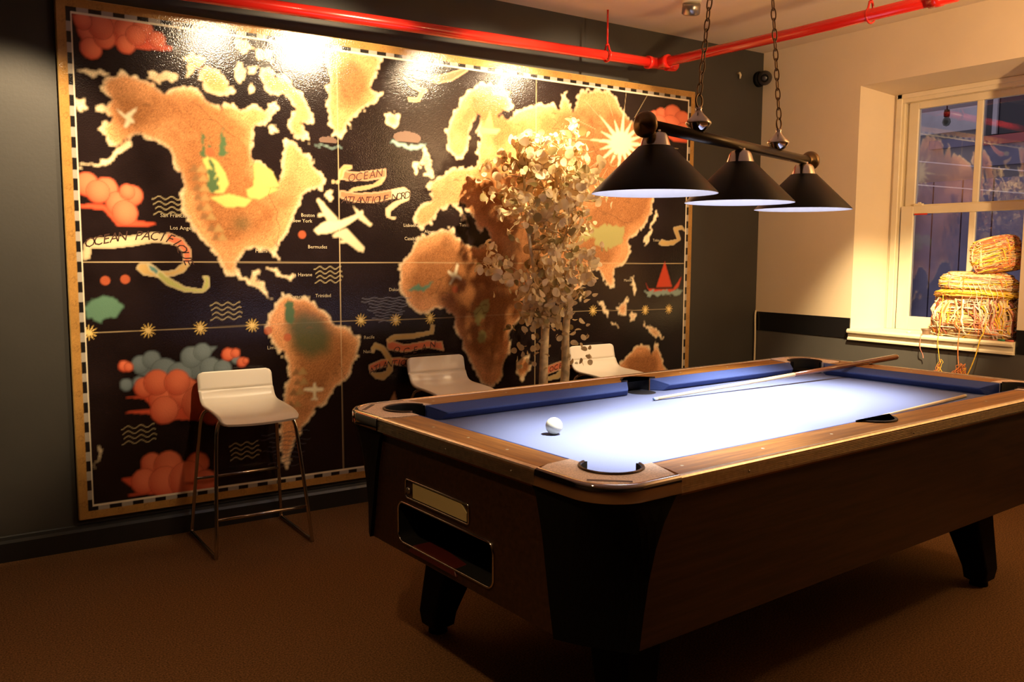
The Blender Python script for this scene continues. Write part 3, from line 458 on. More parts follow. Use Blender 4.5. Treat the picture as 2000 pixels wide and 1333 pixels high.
_b.inputs['Roughness'].default_value = 0.125; _b.inputs['Specular IOR Level'].default_value = 0.5
_tc = _nt.nodes.new('ShaderNodeTexCoord'); _n = _nt.nodes.new('ShaderNodeTexNoise'); _n.inputs['Scale'].default_value = 170; _n.inputs['Detail'].default_value = 2
_bp = _nt.nodes.new('ShaderNodeBump'); _bp.inputs['Strength'].default_value = 0.34; _bp.inputs['Distance'].default_value = 0.002
_nt.links.new(_tc.outputs['Object'], _n.inputs['Vector']); _nt.links.new(_n.outputs['Fac'], _bp.inputs['Height']); _nt.links.new(_bp.outputs[0], _b.inputs['Normal'])
pme.materials.append(MP); po = bpy.data.objects.new('print', pme); COL.objects.link(po); po.parent = mural

# lettering on the map, one mesh
INK = mat('dark_ink', (.05, .02, .012), .4); CITY = mat('pale_ink', (.50, .42, .27), .4)
letters = None
def text_mesh(s, size, shear=0.0, spacing=1.0):
    c = bpy.data.curves.new('t', 'FONT'); c.body = s; c.size = size; c.shear = shear; c.align_x = 'CENTER'; c.align_y = 'CENTER'; c.resolution_u = 2
    o = bpy.data.objects.new('t', c); COL.objects.link(o); dg = bpy.context.evaluated_depsgraph_get(); me = bpy.data.meshes.new_from_object(o.evaluated_get(dg))
    vs_ = [tuple(v.co) for v in me.vertices]; fs_ = [tuple(p.vertices) for p in me.polygons]
    bpy.data.objects.remove(o); bpy.data.curves.remove(c); bpy.data.meshes.remove(me); return vs_, fs_
def word(k):
    global letters; letters = MB(); letters.k = k
def done(): letters.build('lettering', [INK, CITY], mural)
def put_text(s, x, z, size, ang=0.0, shear=0.0):
    vs_, fs_ = text_mesh(s, size, shear); c, sn = math.cos(ang), math.sin(ang)
    letters.add([(x / 1000 + a * c - b * sn, -MD - .0019, z / 1000 + a * sn + b * c) for a, b, _ in vs_], fs_)
def along(s, pts, size):
    word(0)
    P = smooth_path([(x, z, 0) for x, z in pts], 24); L = [0]
    for a, b in zip(P[:-1], P[1:]): L.append(L[-1] + (b - a).length)
    for i, ch in enumerate(s):
        if ch == ' ': continue
        d_ = L[-1] * (i + .5) / len(s); k = max(j for j in range(len(L) - 1) if L[j] <= d_); p = P[k].lerp(P[k + 1], (d_ - L[k]) / max(L[k + 1] - L[k], 1e-6)); t_ = P[k + 1] - P[k]
        put_text(ch, p.x, p.y, size, math.atan2(t_.y, t_.x), 0.35)
    done()
along('OCEAN PACIFIQUE', [(75, 1272), (264, 1309), (456, 1293), (527, 1178)], .060)
along('OCEAN', [(1345, 1626), (1440, 1645), (1545, 1668)], .058); along('ATLANTIQUE NORD', [(1312, 1514), (1500, 1520), (1706, 1556)], .056)
along('OCEAN', [(1590, 705), (1720, 690), (1875, 722)], .052); along('ATLANTIQUE', [(1455, 585), (1560, 620), (1730, 625)], .050); along('OCEAN', [(2675, 510), (2765, 530), (2850, 537)], .046)
for s, (x, z) in MD_['txt']: word(1); put_text(s, x + 25, z, .026); done()

# ------------------------------------------------------------------ red sprinkler pipe
pipe = empty('sprinkler_pipe', (-1.21, -0.21, 2.58)); tag(pipe, 'glossy red fire sprinkler pipe turning a corner under the ceiling', 'pipe')
off = Vector((-1.21, -0.21, 2.58))
def rel(*p): return tuple(Vector(p) - off)
MB().tube([rel(-5.4, -.20, 2.505), rel(-3.0, -.20, 2.555), rel(-1.16, -.21, 2.58)], .030, 20).build('main_pipe', M['red'], pipe)
MB().tube([rel(-1.235, -.21, 2.580), rel(-1.15, -1.2, 2.58), rel(-1.10, -2.25, 2.585)], .030, 20).build('branch_pipe', M['red'], pipe)
tee = MB(); tee.tube([rel(-1.33, -.205, 2.577), rel(-1.30, -.206, 2.578), rel(-1.30, -.206, 2.578), rel(-1.20, -.21, 2.580)], [.040, .040, .036, .036], 20); tee.tube([rel(-1.245, -.20, 2.58), rel(-1.238, -.27, 2.58), rel(-1.238, -.27, 2.58), rel(-1.235, -.30, 2.58)], [.035, .035, .041, .041], 20)
tee.build('tee_fitting', M['red'], pipe)
MB().tube([rel(-1.17, -.211, 2.581), rel(-1.10, -.214, 2.582), rel(-1.085, -.214, 2.582)], [.038, .038, .028], 20).build('end_cap', M['red'], pipe)
def hanger(x, y, z):
    h = MB(); h.tube([rel(x, y, CEIL), rel(x, y, z + .06)], .006, 8)
    h.tube([rel(x - .003, y, z + .07), rel(x, y, z + .06)], .012, 8)
    return h
h = hanger(-1.665, -.217, 2.57); h.tube([rel(-1.665, -.217 + .036 * math.cos(a), 2.572 + .036 * math.sin(a) + (.025 if math.sin(a) > .9 else 0)) for a in [i * math.pi / 10 for i in range(20)]], .006, 8, closed=True); h.build('pipe_hanger', M['red'], pipe)
h = hanger(-1.118, -1.62, 2.583); h.tube([rel(-1.118 + .038 * math.cos(a), -1.62, 2.583 + .038 * math.sin(a) + (.03 if math.sin(a) > .9 else 0)) for a in [i * math.pi / 10 for i in range(20)]], .006, 8, closed=True); h.build('pipe_hanger', M['red'], pipe)
MB().tube([rel(-1.115, -1.93, 2.584), rel(-1.113, -1.99, 2.584), rel(-1.113, -1.99, 2.584), rel(-1.11, -2.06, 2.584)], [.039, .039, .035, .035], 20).build('coupling', M['red'], pipe)

# ------------------------------------------------------------------ small fixtures
cs_ = empty('ceiling_spotlight', (-1.41, -0.66, CEIL)); tag(cs_, 'small round steel ceiling spotlight at the top of the picture left of the lamp chains', 'spotlight')
MB().lathe([(0, 0), (.055, 0), (.055, -.018), (.05, -.022), (0, -.022)], 28).build('base', M['trimw'], cs_)
hd = MB().lathe([(0, .0), (.045, 0), (.052, -.01), (.052, -.06), (.044, -.066), (.040, -.055), (0, -.05)], 28); hd.build('head', M['steel'], cs_, (0, 0, -.02), rot=(0.35, -0.25, 0))

scam = empty('security_camera', (-0.055, 0, 2.648)); tag(scam, 'small dark dome camera on the black wall in the corner by the ceiling', 'camera')
MB().lathe([(0, 0), (.055, 0), (.055, -.02), (.05, -.028), (0, -.028)], 28, axis='y').build('wall_mount', M['black'], scam)
ball = MB().lathe([(.052 * math.sin(math.pi * i / 14), -.052 * math.cos(math.pi * i / 14)) for i in range(15)], 28); ball.build('camera_ball', mat('dark_camera', (.03, .026, .024), .35), scam, (-.005, -.065, 0))
cr_ = MB().lathe([(.026, -.030), (.030, -.040), (.024, -.052), (.016, -.049), (.014, -.042), (0, -.042)], 24); le = cr_.build('lens', M['black'], scam, (-.005, -.065, 0))
le.rotation_euler = Vector((-.75, -.62, -.22)).to_track_quat('-Z', 'Y').to_euler()
hk = MB().tube([(-.275, 0, 2.665), (-.275, -.02, 2.665), (-.272, -.026, 2.65), (-.268, -.018, 2.628)], [.007, .009, .009, .006], 8).build('wall_hook', M['cable']); tag(hk, 'tiny pale hook on the black wall left of the dome camera', 'hook')
cbl = MB().tube(smooth_path([(-.010, -.012, .962), (-.022, -.016, .93), (-.024, -.02, .85), (-.018, -.018, .74), (-.020, -.02, .6), (-.026, -.024, .4), (-.024, -.024, .125)]), .0075, 8).build('wall_cable', M['cable']); tag(cbl, 'cream cable running down the corner between black wall and window wall', 'cable')

# ------------------------------------------------------------------ bar stools
def make_stool(label, x):
    root = empty('bar_stool', (x, 0, 0)); tag(root, label, 'stool', 'white bar stools along the map wall')
    prof = smooth_path([(0, -.070, .797), (0, -.082, .74), (0, -.097, .690), (0, -.125, .655), (0, -.175, .640), (0, -.28, .636), (0, -.38, .629), (0, -.44, .617), (0, -.478, .598)], 6)
    L = [0]
    for a, b in zip(prof[:-1], prof[1:]): L.append(L[-1] + (b - a).length)
    T = L[-1]; m = MB(); nx = 22; rows = []
    for i, p in enumerate(prof):
        dd = min(L[i], T - L[i]); r = .028; hw = .182 - (r - math.sqrt(max(r * r - max(r - dd, 0) ** 2, 0)))
        t_ = (prof[min(i + 1, len(prof) - 1)] - prof[max(i - 1, 0)]).normalized(); nn = Vector((0, -t_.z, t_.y))
        if nn.z < 0 and abs(nn.z) > .3: nn = -nn
        bow = .010
        top = []; bot = []
        for j in range(nx + 1):
            u_ = -1 + 2 * j / nx; b = Vector((u_ * hw, p.y, p.z)) + nn * (bow * (u_ * u_ - .5) if L[i] > .1 else bow * .3 * (u_ * u_ - .5))
            top.append(tuple(b + nn * .006)); bot.append(tuple(b - nn * .006))
        rows.append(top + bot[::-1])
    m.loft(rows); m.build('seat', M['stool'], root, bevel=0)
    for s in (-1, 1):
        fr_ = MB(); path = [(s * .10, -.36, .618), (s * .155, -.385, .610), (s * .178, -.402, .580), (s * .192, -.42, .48), (s * .222, -.488, .045), (s * .226, -.478, .014), (s * .226, -.45, .009), (s * .226, -.09, .009), (s * .225, -.060, .016), (s * .222, -.054, .045), (s * .190, -.115, .50), (s * .178, -.135, .595), (s * .155, -.15, .622), (s * .10, -.16, .628)]
        fr_.tube(smooth_path(path, 5), .009, 10); fr_.build('leg_frame', M['chrome'], root)
    MB().tube([(-.213, -.463, .17), (.213, -.463, .17)], .0075, 10).build('footrest', M['chrome'], root)
    MB().tube([(-.205, -.087, .28), (.205, -.087, .28)], .0075, 10).build('crossbar', M['chrome'], root)
    return root
def copy_tree(o, parent=None):
    c = o.copy(); COL.objects.link(c); c.parent = parent
    for ch in list(o.children): copy_tree(ch, c)
    return c
st = make_stool('white low-backed bar stool standing alone left of the pool table, chrome frame in full view', -3.905)
for lb, x in (('white bar stool left of the tree behind the pool table, legs hidden', -2.775), ('white bar stool right of the tree behind the pool table, grey dot on its back', -1.640)):
    c = copy_tree(st); c.location = (x, 0, 0); c['label'] = lb
MB().lathe([(0, 0), (.012, 0), (.012, -.0015), (0, -.0015)], 20, (-.146, -.1055, .690), 'y').build('sticker', mat('grey_sticker', (.30, .27, .2), .4), c)

# ------------------------------------------------------------------ pool table (local frame: u along, v across, z up; origin at the near left corner)
TL, TW, TOP = 2.70, 1.38, 0.828
TX, TY, TR = -3.8623, -2.8691, 0.05535
def tw(u, v, z=0): return Vector((TX + u * math.cos(TR) - v * math.sin(TR), TY + u * math.sin(TR) + v * math.cos(TR), z))
table = empty('pool_table', (TX, TY, 0), TR); tag(table, 'walnut coin-operated pool table with blue cloth and chrome edges', 'pool table')
BED = 0.776; HW = 0.142; NOSE = 0.208
# cabinet with a ball return opening in its left end
c0, c1, zb, zt = 0.02, 0.02, 0.405, 0.79
POST = ((.786, .240, .292), (.765, .225, .275), (.72, .195, .262), (.66, .168, .246), (.58, .145, .232), (.50, .130, .218), (.405, .116, .198))   # z, reach along u, reach along v
def slab(mb, poly, a, b, ax):   # polygon in (along, z), thickness a..b across
    n = len(poly); f = (lambda p, t: (p[0], t, p[1])) if ax == 'u' else (lambda p, t: (t, p[0], p[1]))
    mb.add([f(p, a) for p in poly] + [f(p, b) for p in poly], [list(range(n)), [n + i for i in range(n)][::-1]] + [(i, (i + 1) % n, n + (i + 1) % n, n + i) for i in range(n)])
cab = MB(); EU = [(wu - .004, z) for z, wu, wv in POST]; EV = [(wv - .004, z) for z, wu, wv in POST]
for a_, b_ in ((.02, .04), (TW - .04, TW - .02)): slab(cab, EU + [(TL - u, z) for u, z in EU[::-1]], a_, b_, 'u')
slab(cab, EV + [(TW - v, z) for v, z in EV[::-1]], TL - .04, TL - .02, 'v')
cab.prism([(.04, .20), (.12, .04), (TL - .12, .04), (TL - .04, .20), (TL - .04, TW - .20), (TL - .12, TW - .04), (.12, TW - .04), (.04, TW - .20)], zb, zb + .02)
OV0, OV1, OZ0, OZ1, OR = .475, 1.005, .440, .573, .030      # opening
LV0, LV1, LZ0, LZ1 = .595, .955, .602, .650                # label window
slab(cab, EV + [(OV0, zb), (OV0, .786)], .02, .04, 'v'); slab(cab, [(TW - v, z) for v, z in EV] + [(OV1, zb), (OV1, .786)], .02, .04, 'v'); cab.box((.02, OV0, zb), (.04, OV1, OZ0)); cab.box((.02, OV0, OZ1), (.04, OV1, zt))
for vy, vz, a0 in ((OV0, OZ0, 180), (OV1, OZ0, 270), (OV1, OZ1, 0), (OV0, OZ1, 90)):
    cy_ = vy + (OR if vy == OV0 else -OR); cz_ = vz + (OR if vz == OZ0 else -OR)
    pts = [(vy, vz)] + arc(cy_, cz_, OR, a0, a0 + 90, 8)
    n = len(pts); cab.add([(.02, y, z) for y, z in pts] + [(.04, y, z) for y, z in pts], [list(range(n)), [n + i for i in range(n)][::-1]] + [(i, (i + 1) % n, n + (i + 1) % n, n + i) for i in range(n)])
cab.build('cabinet', M['walnut'], table)
def rrect(v0, v1, z0, z1, r, n=8):
    return arc(v1 - r, z1 - r, r, 0, 90, n) + arc(v0 + r, z1 - r, r, 90, 180, n) + arc(v0 + r, z0 + r, r, 180, 270, n) + arc(v1 - r, z0 + r, r, 270, 360, n)
brt = MB(); loop = rrect(OV0 + .001, OV1 - .001, OZ0 + .001, OZ1 - .001, OR); back = rrect(OV0 + .03, OV1 - .03, OZ0 + .02, OZ1, .02)
brt.loft([[(.022, y, z) for y, z in loop], [(.30, y, z) for y, z in back]], cap=False, smooth=False); n = len(back); brt.add([(.30, y, z) for y, z in back], [list(range(n))])
br_ = brt.build('ball_return', M['blackmat'], table)
MB().tube([(.018, y, z) for y, z in rrect(OV0, OV1, OZ0, OZ1, OR)], .0035, 8, closed=True).build('chrome_rim', M['chrome'], br_)
lip = MB(); lip.loft([[(.012, OV0 + .18, OZ0 - .018), (.012, OV1 - .07, OZ0 - .018), (.018, OV1 - .09, OZ0 + .006), (.018, OV0 + .20, OZ0 + .004)], [(.05, OV0 + .18, OZ0 - .018), (.05, OV1 - .07, OZ0 - .018), (.10, OV1 - .09, OZ0 + .006), (.10, OV0 + .20, OZ0 + .004)]], smooth=False)
lip.build('return_tray', M['redtray'], br_, bevel=.003)
lw_ = MB(); lw_.add([(.017, LV0 + .012, LZ0), (.017, LV1 - .045, LZ0), (.017, LV1 - .045, LZ1), (.017, LV0 + .04, LZ1), (.017, LV0 + .012, LZ1 - .022), (.020, LV0 + .012, LZ0), (.020, LV1 - .045, LZ0), (.020, LV1 - .045, LZ1), (.020, LV0 + .04, LZ1), (.020, LV0 + .012, LZ1 - .022)], [(0, 1, 2, 3, 4), (5, 9, 8, 7, 6), (0, 5, 6, 1), (1, 6, 7, 2), (2, 7, 8, 3), (3, 8, 9, 4), (4, 9, 5, 0)])
pl = lw_.build('label_plate', M['label'], table)
MB().tube([(.017, y, z) for y, z in rrect(LV0, LV1, LZ0 - .006, LZ1 + .006, .012)], .003, 8, closed=True).build('label_frame', M['chrome'], pl)
MB().lathe([(0, 0), (.011, 0), (.011, -.006), (.006, -.008), (0, -.008)], 18, (.018, LV1 - .022, .622), 'x').build('lock', M['steel'], pl)
# bed
MB().box((.10, .10, BED - .03), (TL - .10, TW - .10, BED)).build('bed', M['cloth'], table)
# wooden rail tops (long rails notched round the side pockets)
MID = TL / 2
def board(name, poly, m): return MB().prism(poly, BED + .0005, TOP).build(name, m, table)
for fl in (False, True):
    V = (lambda v: TW - v) if fl else (lambda v: v)
    for s in (0, 1):
        U = (lambda u: TL - u) if s else (lambda u: u)
        poly = [(.262, .012)] + [(MID, .012), (MID, .075)] + [(MID + (x - MID), y) for x, y in arc(MID, .142, .068, 270, 180, 8)] + [(.292, HW), (.280, .075)]
        board('rail_top', [(U(x), V(y)) for x, y in poly], M['railwood'])
for s in (0, 1):
    U = (lambda u: TL - u) if s else (lambda u: u)
    board('rail_top', [(U(x), y) for x, y in ((.012, .285), (.075, .300), (HW, .300), (HW, TW - .300), (.075, TW - .300), (.012, TW - .285))], M['railwoodv'])
# inlaid rail sights and screws
# cushions
def cushion(pts):
    # pts: (back start, back end) along a rail in table coords with inward normal
    (a, b, n) = pts; a = Vector(a); b = Vector(b); n = Vector(n); t_ = (b - a).normalized(); m = MB()
    prof = [(0, BED + .0005, 0), (0, TOP, 0), (.010, TOP - .0015, .008), (.040, TOP - .012, .034), (NOSE - HW - .004, .8075, .056), (NOSE - HW, .8045, .058), (NOSE - HW - .001, .800, .058), (.044, BED + .0005, .040)]
    m.loft([[tuple(a + n * o + t_ * k + Vector((0, 0, z))) for o, z, k in prof], [tuple(b + n * o - t_ * k + Vector((0, 0, z))) for o, z, k in prof]], smooth=False)
    m.build('cushion', M['cushion'], table, bevel=.003)
for u0, u1 in ((.262, MID - .070), (MID + .070, TL - .262)):
    cushion(((u0, HW, 0), (u1, HW, 0), (0, 1, 0))); cushion(((u0, TW - HW, 0), (u1, TW - HW, 0), (0, -1, 0)))
cushion(((HW, .262, 0), (HW, TW - .262, 0), (1, 0, 0))); cushion(((TL - HW, .262, 0), (TL - HW, TW - .262, 0), (-1, 0, 0)))
# ribbed metal edge trims
def trim(a, b, n):
    a = Vector(a); b = Vector(b); n = Vector(n)   # n points inward
    prof = [(.022, .828), (.020, .8305), (.014, .8325), (.007, .8325), (.002, .8305), (-.001, .826), (-.0005, .8215)]
    z = .8205
    for k in range(6): prof += [(.0025, z), (.0025, z - .0015), (-.0005, z - .002), (-.0005, z - .0045)]; z -= .0052
    prof += [(-.0005, .7865), (.018, .7865), (.018, .82)]
    o = MB().loft([[tuple(a + n * o_ + Vector((0, 0, z_))) for o_, z_ in prof], [tuple(b + n * o_ + Vector((0, 0, z_))) for o_, z_ in prof]], smooth=False).build('edge_trim', M['alu'], table)
    sc_ = MB(); t_ = b - a
    for k in (.12, .5, .88):
        c = a + t_ * k + n * -.001 + Vector((0, 0, .803)); ax = 'y' if abs(n.y) > .5 else 'x'; sg = -1 if (n.x + n.y) > 0 else 1
        sc_.lathe([(0, sg * .0012), (.0035, sg * .001), (.004, 0)], 12, tuple(c), ax)
    sc_.build('screws', M['steel'], o)['kind'] = 'stuff'
trim((.245, 0, 0), (TL - .245, 0, 0), (0, 1, 0)); trim((.245, TW, 0), (TL - .245, TW, 0), (0, -1, 0))
trim((0, .270, 0), (0, TW - .270, 0), (1, 0, 0)); trim((TL, .270, 0), (TL, TW - .270, 0), (-1, 0, 0))
# corners: chrome cap, cream plate, pocket and black post
PC, PR = .172, .084
def corner(su, sv):
    fu = (lambda u: TL - u) if su else (lambda u: u); fv = (lambda v: TW - v) if sv else (lambda v: v)
    def mp(l): return [(fu(u), fv(v)) + tuple(r) for u, v, *r in l]
    # chrome band: path along the outside, swept profile (inward offset, z)
    LU, LV, RR = .245, .270, .125
    def outer(off):
        return [(off, LV)] + [(off, LV - (LV - RR) * k / 4) for k in range(1, 4)] + arc(RR, RR, RR - off, 180, 270, 14) + [(RR + (LU - RR) * k / 4, off) for k in range(1, 4)] + [(LU, off)]
    prof = [(.020, .8285), (.017, .8325), (.010, .8335), (.003, .832), (-.002, .827), (-.0035, .82), (-.0035, .789), (-.001, .786), (.02, .786)]
    m = MB(); m.loft([mp([(u, v, z) for u, v in outer(o)]) for o, z in prof], cap=False, closed=False)
    cap = m.build('corner_cap', M['capchrome'], table)
    ring = arc(PC, PC, PR, 111, 339, 22)
    poly = outer(.016)[::1] + [(.262, .06), (.290, HW), (PC + PR * math.cos(math.radians(339)), HW)] + ring[::-1] + [(HW, PC + PR * math.sin(math.radians(111))), (HW, .300), (.06, .292)]
    pm_ = MB(); pm_.prism([p for p in mp(poly)], BED + .001, .8305); pm_.build('cap_plate', M['capcream'], cap)
    lb = MB(); q = [(.052 + .055, .052 - .04), (.052 - .04, .052 + .055)]
    c45 = math.sqrt(.5); cc = .072
    rec = [(cc + a * c45 - b * c45, cc - a * c45 - b * c45) for a, b in ((-.055, -.007), (.055, -.007), (.055, .007), (-.055, .007))]
    lb.prism(mp(rec), .8306, .8312); lb.build('badge', mat('worn_badge', (.10, .06, .05), .5, .5), cap)
    pk = MB(); ring2 = arc(PC, PC, PR - .001, 100, 350, 28)
    pk.loft([mp([(u, v, BED) for u, v in ring2]), mp([(u, v, .831) for u, v in ring2]), mp([(PC + (u - PC) * .93, PC + (v - PC) * .93, .831) for u, v in ring2]), mp([(PC + (u - PC) * .93, PC + (v - PC) * .93, BED) for u, v in ring2])], cap=False, closed=False)
    dk = arc(PC, PC, PR - .002, 0, 360, 32)[:-1]; pk.prism(mp(dk), BED - .001, BED + .0015)
    po_ = pk.build('corner_pocket', M['blackmat'], table)
    lp = MB(); lp.tube([(fu(u), fv(v), .832) for u, v in arc(PC, PC, PR - .002, 108, 342, 26)], .0045, 8); lp.build('pocket_lip', mat('pocket_iron', (.06, .035, .025), .35, .6), po_)
    # tapering black corner post
    secs = []
    for z, wu, wv in POST:
        o0, th = .006, .016; r = .10
        path = [(o0, wv)] + [(o0, r + (wv - r) * (1 - k / 3)) for k in (1, 2)] + arc(r + o0, r + o0, r, 180, 270, 10) + [(r + (wu - r) * k / 3, o0) for k in (1, 2)] + [(wu, o0)]
        t_ = max(0, min(1, (.786 - z) / .36)) ** .8 * .88; n_ = len(path) - 1      # the corner is cut off more and more towards the foot
        path = [(u + (o0 + (wu - o0) * k / n_ - u) * t_, v + (wv + (o0 - wv) * k / n_ - v) * t_) for k, (u, v) in enumerate(path)]
        inn = [(wu, o0 + th + .012), (wu * .80 + .05, o0 + th + .05), (wu * .6 + .07, wv * .5 + .05), (o0 + th + .05, wv * .85 + .03), (o0 + th + .012, wv)]
        secs.append(mp([(u, v, z) for u, v in path + inn]))
    MB().loft(secs, smooth=False).build('corner_post', M['black'], table)
    # leg
    tu, tv, bu, bv = .33, .27, .275, .205
    if su: tu, bu = .40, .36
    lg = MB()
    def sq(cu, cv, a, z, r=.012): return mp([(cu + x, cv + y, z) for x, y in rrect(-a, a, -a, a, r, 3)])
    lg.loft([sq(tu, tv, .080, .406), sq((tu * .6 + bu * .4), (tv * .6 + bv * .4), .070, .25), sq(bu, bv, .052, .075), sq(bu, bv, .046, .030), sq(bu, bv, .036, .022)], smooth=False)
    L_ = lg.build('leg', M['black'], table)
    MB().lathe([(.012, .03), (.012, .02), (.034, .015), (.036, .0), (0, 0)], 20, (fu(bu), fv(bv), 0)).build('leveller', M['black'], L_)
for su in (0, 1):
    for sv in (0, 1): corner(su, sv)
# side pockets
for sv in (0, 1):
    fv = (lambda v: TW - v) if sv else (lambda v: v)
    sp_ = MB(); cy = .142; r_ = .068
    a_ = arc(MID, cy, r_ - .002, 180, 360, 18); ou = [(MID + (x - MID) * 1.24, cy + (y - cy) * 1.16) for x, y in a_]
    # crescent casting lying on the rail
    poly = a_ + [(MID + .105, cy)] + ou[::-1] + [(MID - .105, cy)]
    sp_.prism([(u, fv(v)) for u, v in poly], TOP - .004, TOP + .006)
    sp_.loft([[(u, fv(v), BED) for u, v in a_], [(u, fv(v), TOP + .003) for u, v in a_]], cap=False, closed=False)
    sp_.prism([(u, fv(v)) for u, v in arc(MID, cy + .02, .062, 0, 360, 28)[:-1]], BED - .001, BED + .0015)
    sp_.build('side_pocket', mat('pocket_black', (.012, .011, .012), .6), table, bevel=.002)
# sights inlaid in the near rails
sg = MB()
for k in (1, 2, 3, 5, 6, 7): sg.lathe([(0, .0006), (.0045, .0004), (.005, 0)], 12, (TL * k / 8 + (.0 if k < 4 else 0), .080, TOP)); sg.lathe([(0, .0006), (.0045, .0004), (.005, 0)], 12, (TL * k / 8, TW - .080, TOP))
for k in (1, 2, 3): sg.lathe([(0, .0006), (.0045, .0004), (.005, 0)], 12, (.080, .30 + .195 * k, TOP)); sg.lathe([(0, .0006), (.0045, .0004), (.005, 0)], 12, (TL - .080, .30 + .195 * k, TOP))
sg.build('rail_sights', M['ivory'], table)['kind'] = 'stuff'

# ------------------------------------------------------------------ ball and cues
BALL = .0286
p = tw(.475, .764, BED + BALL)
cb_ = MB().lathe([(BALL * math.sin(math.pi * i / 24), -BALL * math.cos(math.pi * i / 24)) for i in range(25)], 40).build('cue_ball', M['ivory'], None, p); tag(cb_, 'white cue ball alone on the blue cloth near the left end', 'ball')
def make_cue(label, tip, butt, name='pool_cue', maple_to=.52, thin=False):
    tip = Vector(tip); butt = Vector(butt); Lc = (butt - tip).length
    r = empty(name, tip); tag(r, label, 'cue', 'pool cues on the table'); r.rotation_euler = (butt - tip).to_track_quat('X', 'Z').to_euler()
    MB().tube([(.022, 0, 0), (Lc * .2, 0, 0), (Lc * maple_to, 0, 0)], [.0062, .0066, .0068] if thin else [.0062, .0068, .0100], 16).build('shaft', M['maple'], r)
    MB().tube([(Lc * maple_to, 0, 0), (Lc * .8, 0, 0), (Lc - .012, 0, 0), (Lc, 0, 0)], [.0068, .0068, .0068, .005] if thin else [.0100, .0128, .0148, .010], 16).build('butt', M['cuebutt'], r)
    MB().tube([(.006, 0, 0), (.022, 0, 0)], .0063, 14).build('ferrule', M['ivory'], r)
    MB().tube([(0, 0, 0), (.006, 0, 0)], [.0045, .0060], 14).build('tip', mat('chalky_tip', (.14, .22, .34), .9), r)
    return r
make_cue('pool cue lying across the table, dark butt overhanging the far right end', tw(1.228, 1.032, BED + .0075), tw(2.91, .922, .8545))
c2 = make_cue('slim pale cue lying low along the near cushion, only its tip half showing', tw(2.387, .322, BED + .0070), tw(.95, .2245, BED + .0070), thin=True)

# ------------------------------------------------------------------ pendant billiard lamp
Ps = [Vector((-3.220, -2.310, 1.5615)), Vector((-2.643, -2.150, 1.566)), Vector((-2.066, -1.980, 1.564))]
PM = Ps[1]; ax = (Ps[2] - Ps[0]); ax.z = 0; LYAW = math.atan2(ax.y, ax.x)
pend = empty('pendant_lamp', (PM.x, PM.y, 1.565), LYAW); tag(pend, 'three-shade billiard lamp with black conical shades hanging on chains over the pool table', 'lamp')
HB = .207   # bar height above the rims
half = ax.length / 2
MB().tube([(-half - .050, 0, HB), (half + .050, 0, HB)], .019, 24).build('bar', M['bronze'], pend)
for s in (-1, 1):
    MB().lathe([(0, s * .030), (.008, s * .028), (.012, s * .021), (.030, s * .017), (.040, s * .006), (.041, -s * .004), (.034, -s * .016), (.022, -s * .024), (.020, -s * .04)], 32, (s * (half + .062), 0, HB), 'x').build('end_knob', M['brass'], pend)
for s in (-1, 0, 1):
    x = s * half
    sh = MB(); sh.lathe([(.050, .147), (.0525, .1465), (.1960, .004), (.1972, 0)], 56, (x, 0, 0))
    sh.k = 1; sh.lathe([(.1972, 0), (.1945, .0005), (.0515, .1425), (.0, .1425)], 56, (x, 0, 0))
    so = sh.build('lamp_shade', [M['shade'], M['white']], pend)
    MB().lathe([(.050, .146), (.0485, .150), (.040, .176), (.034, .186), (.020, .190), (.017, .197)] , 32, (x, 0, 0)).build('shade_cup', M['chrome'], so)
    bl = MB().lathe([(.016, .1425), (.016, .115), (.026, .10), (.036, .082), (.036, .070), (.030, .058), (.018, .050), (0, .048)], 24, (x, 0, 0)).build('bulb', MBULB, so)
    wp = pend.matrix_basis @ Vector((x, 0, .030)); q_ = Matrix.Rotation(LYAW, 4, 'Z')
    wpos = Vector((PM.x, PM.y, 1.565)) + q_ @ Vector((x, 0, .040))
    lamp('pendant_bulb_light', 'SPOT', wpos, 205, (1.0, 0.97, 0.93), .028, wpos - Vector((0, 0, 1)), 84, 1.0)
    lamp('pendant_glow_light', 'POINT', wpos + Vector((0, 0, .0)), 2.4, (1.0, 0.95, 0.95), .025)
# finials with rings, chains up to the ceiling
ch_m = mat('brown_chain', (.20, .13, .07), .35, .9)
for fx, tx, ty in ((-.325, -.325 + .165, .0), (.330, .330 - .20, .0)):
    f_ = MB().lathe([(.022, .018), (.030, .024), (.043, .040), (.044, .043), (.036, .054), (.020, .070), (.013, .078), (.010, .086), (.012, .092), (.006, .098), (0, .098)], 32, (fx, 0, HB)).build('finial', M['chrome'], pend)
    MB().tube([(fx + .022 * math.cos(a), 0, HB + .116 + .022 * math.sin(a)) for a in [i * math.pi / 10 for i in range(20)]], .0035, 8, closed=True).build('ring', M['brass'], f_)
    a = Vector((fx, 0, HB + .138)); b = Vector((tx, ty, CEIL - 1.565 - .03)); t_ = (b - a).normalized(); Lg = (b - a).length
    n = int(Lg / .036); stp = Lg / n; cm = MB()
    s1 = Vector((t_.z, 0, -t_.x)).normalized(); s2 = t_.cross(s1)
    for k in range(n):
        c = a + t_ * stp * (k + .5); sd = s1 if k % 2 else s2
        cm.tube([c + sd * (.009 * math.cos(q)) + t_ * (.0235 * math.sin(q)) for q in [i * math.pi / 7 for i in range(14)]], .0026, 6, closed=True)
    cm.build('chain', ch_m, pend)
    MB().lathe([(0, 0), (.008, 0), (.030, .022), (.034, .03), (0, .03)], 24, (tx, ty, CEIL - 1.565 - .03)).build('ceiling_hook', M['brass'], pend)

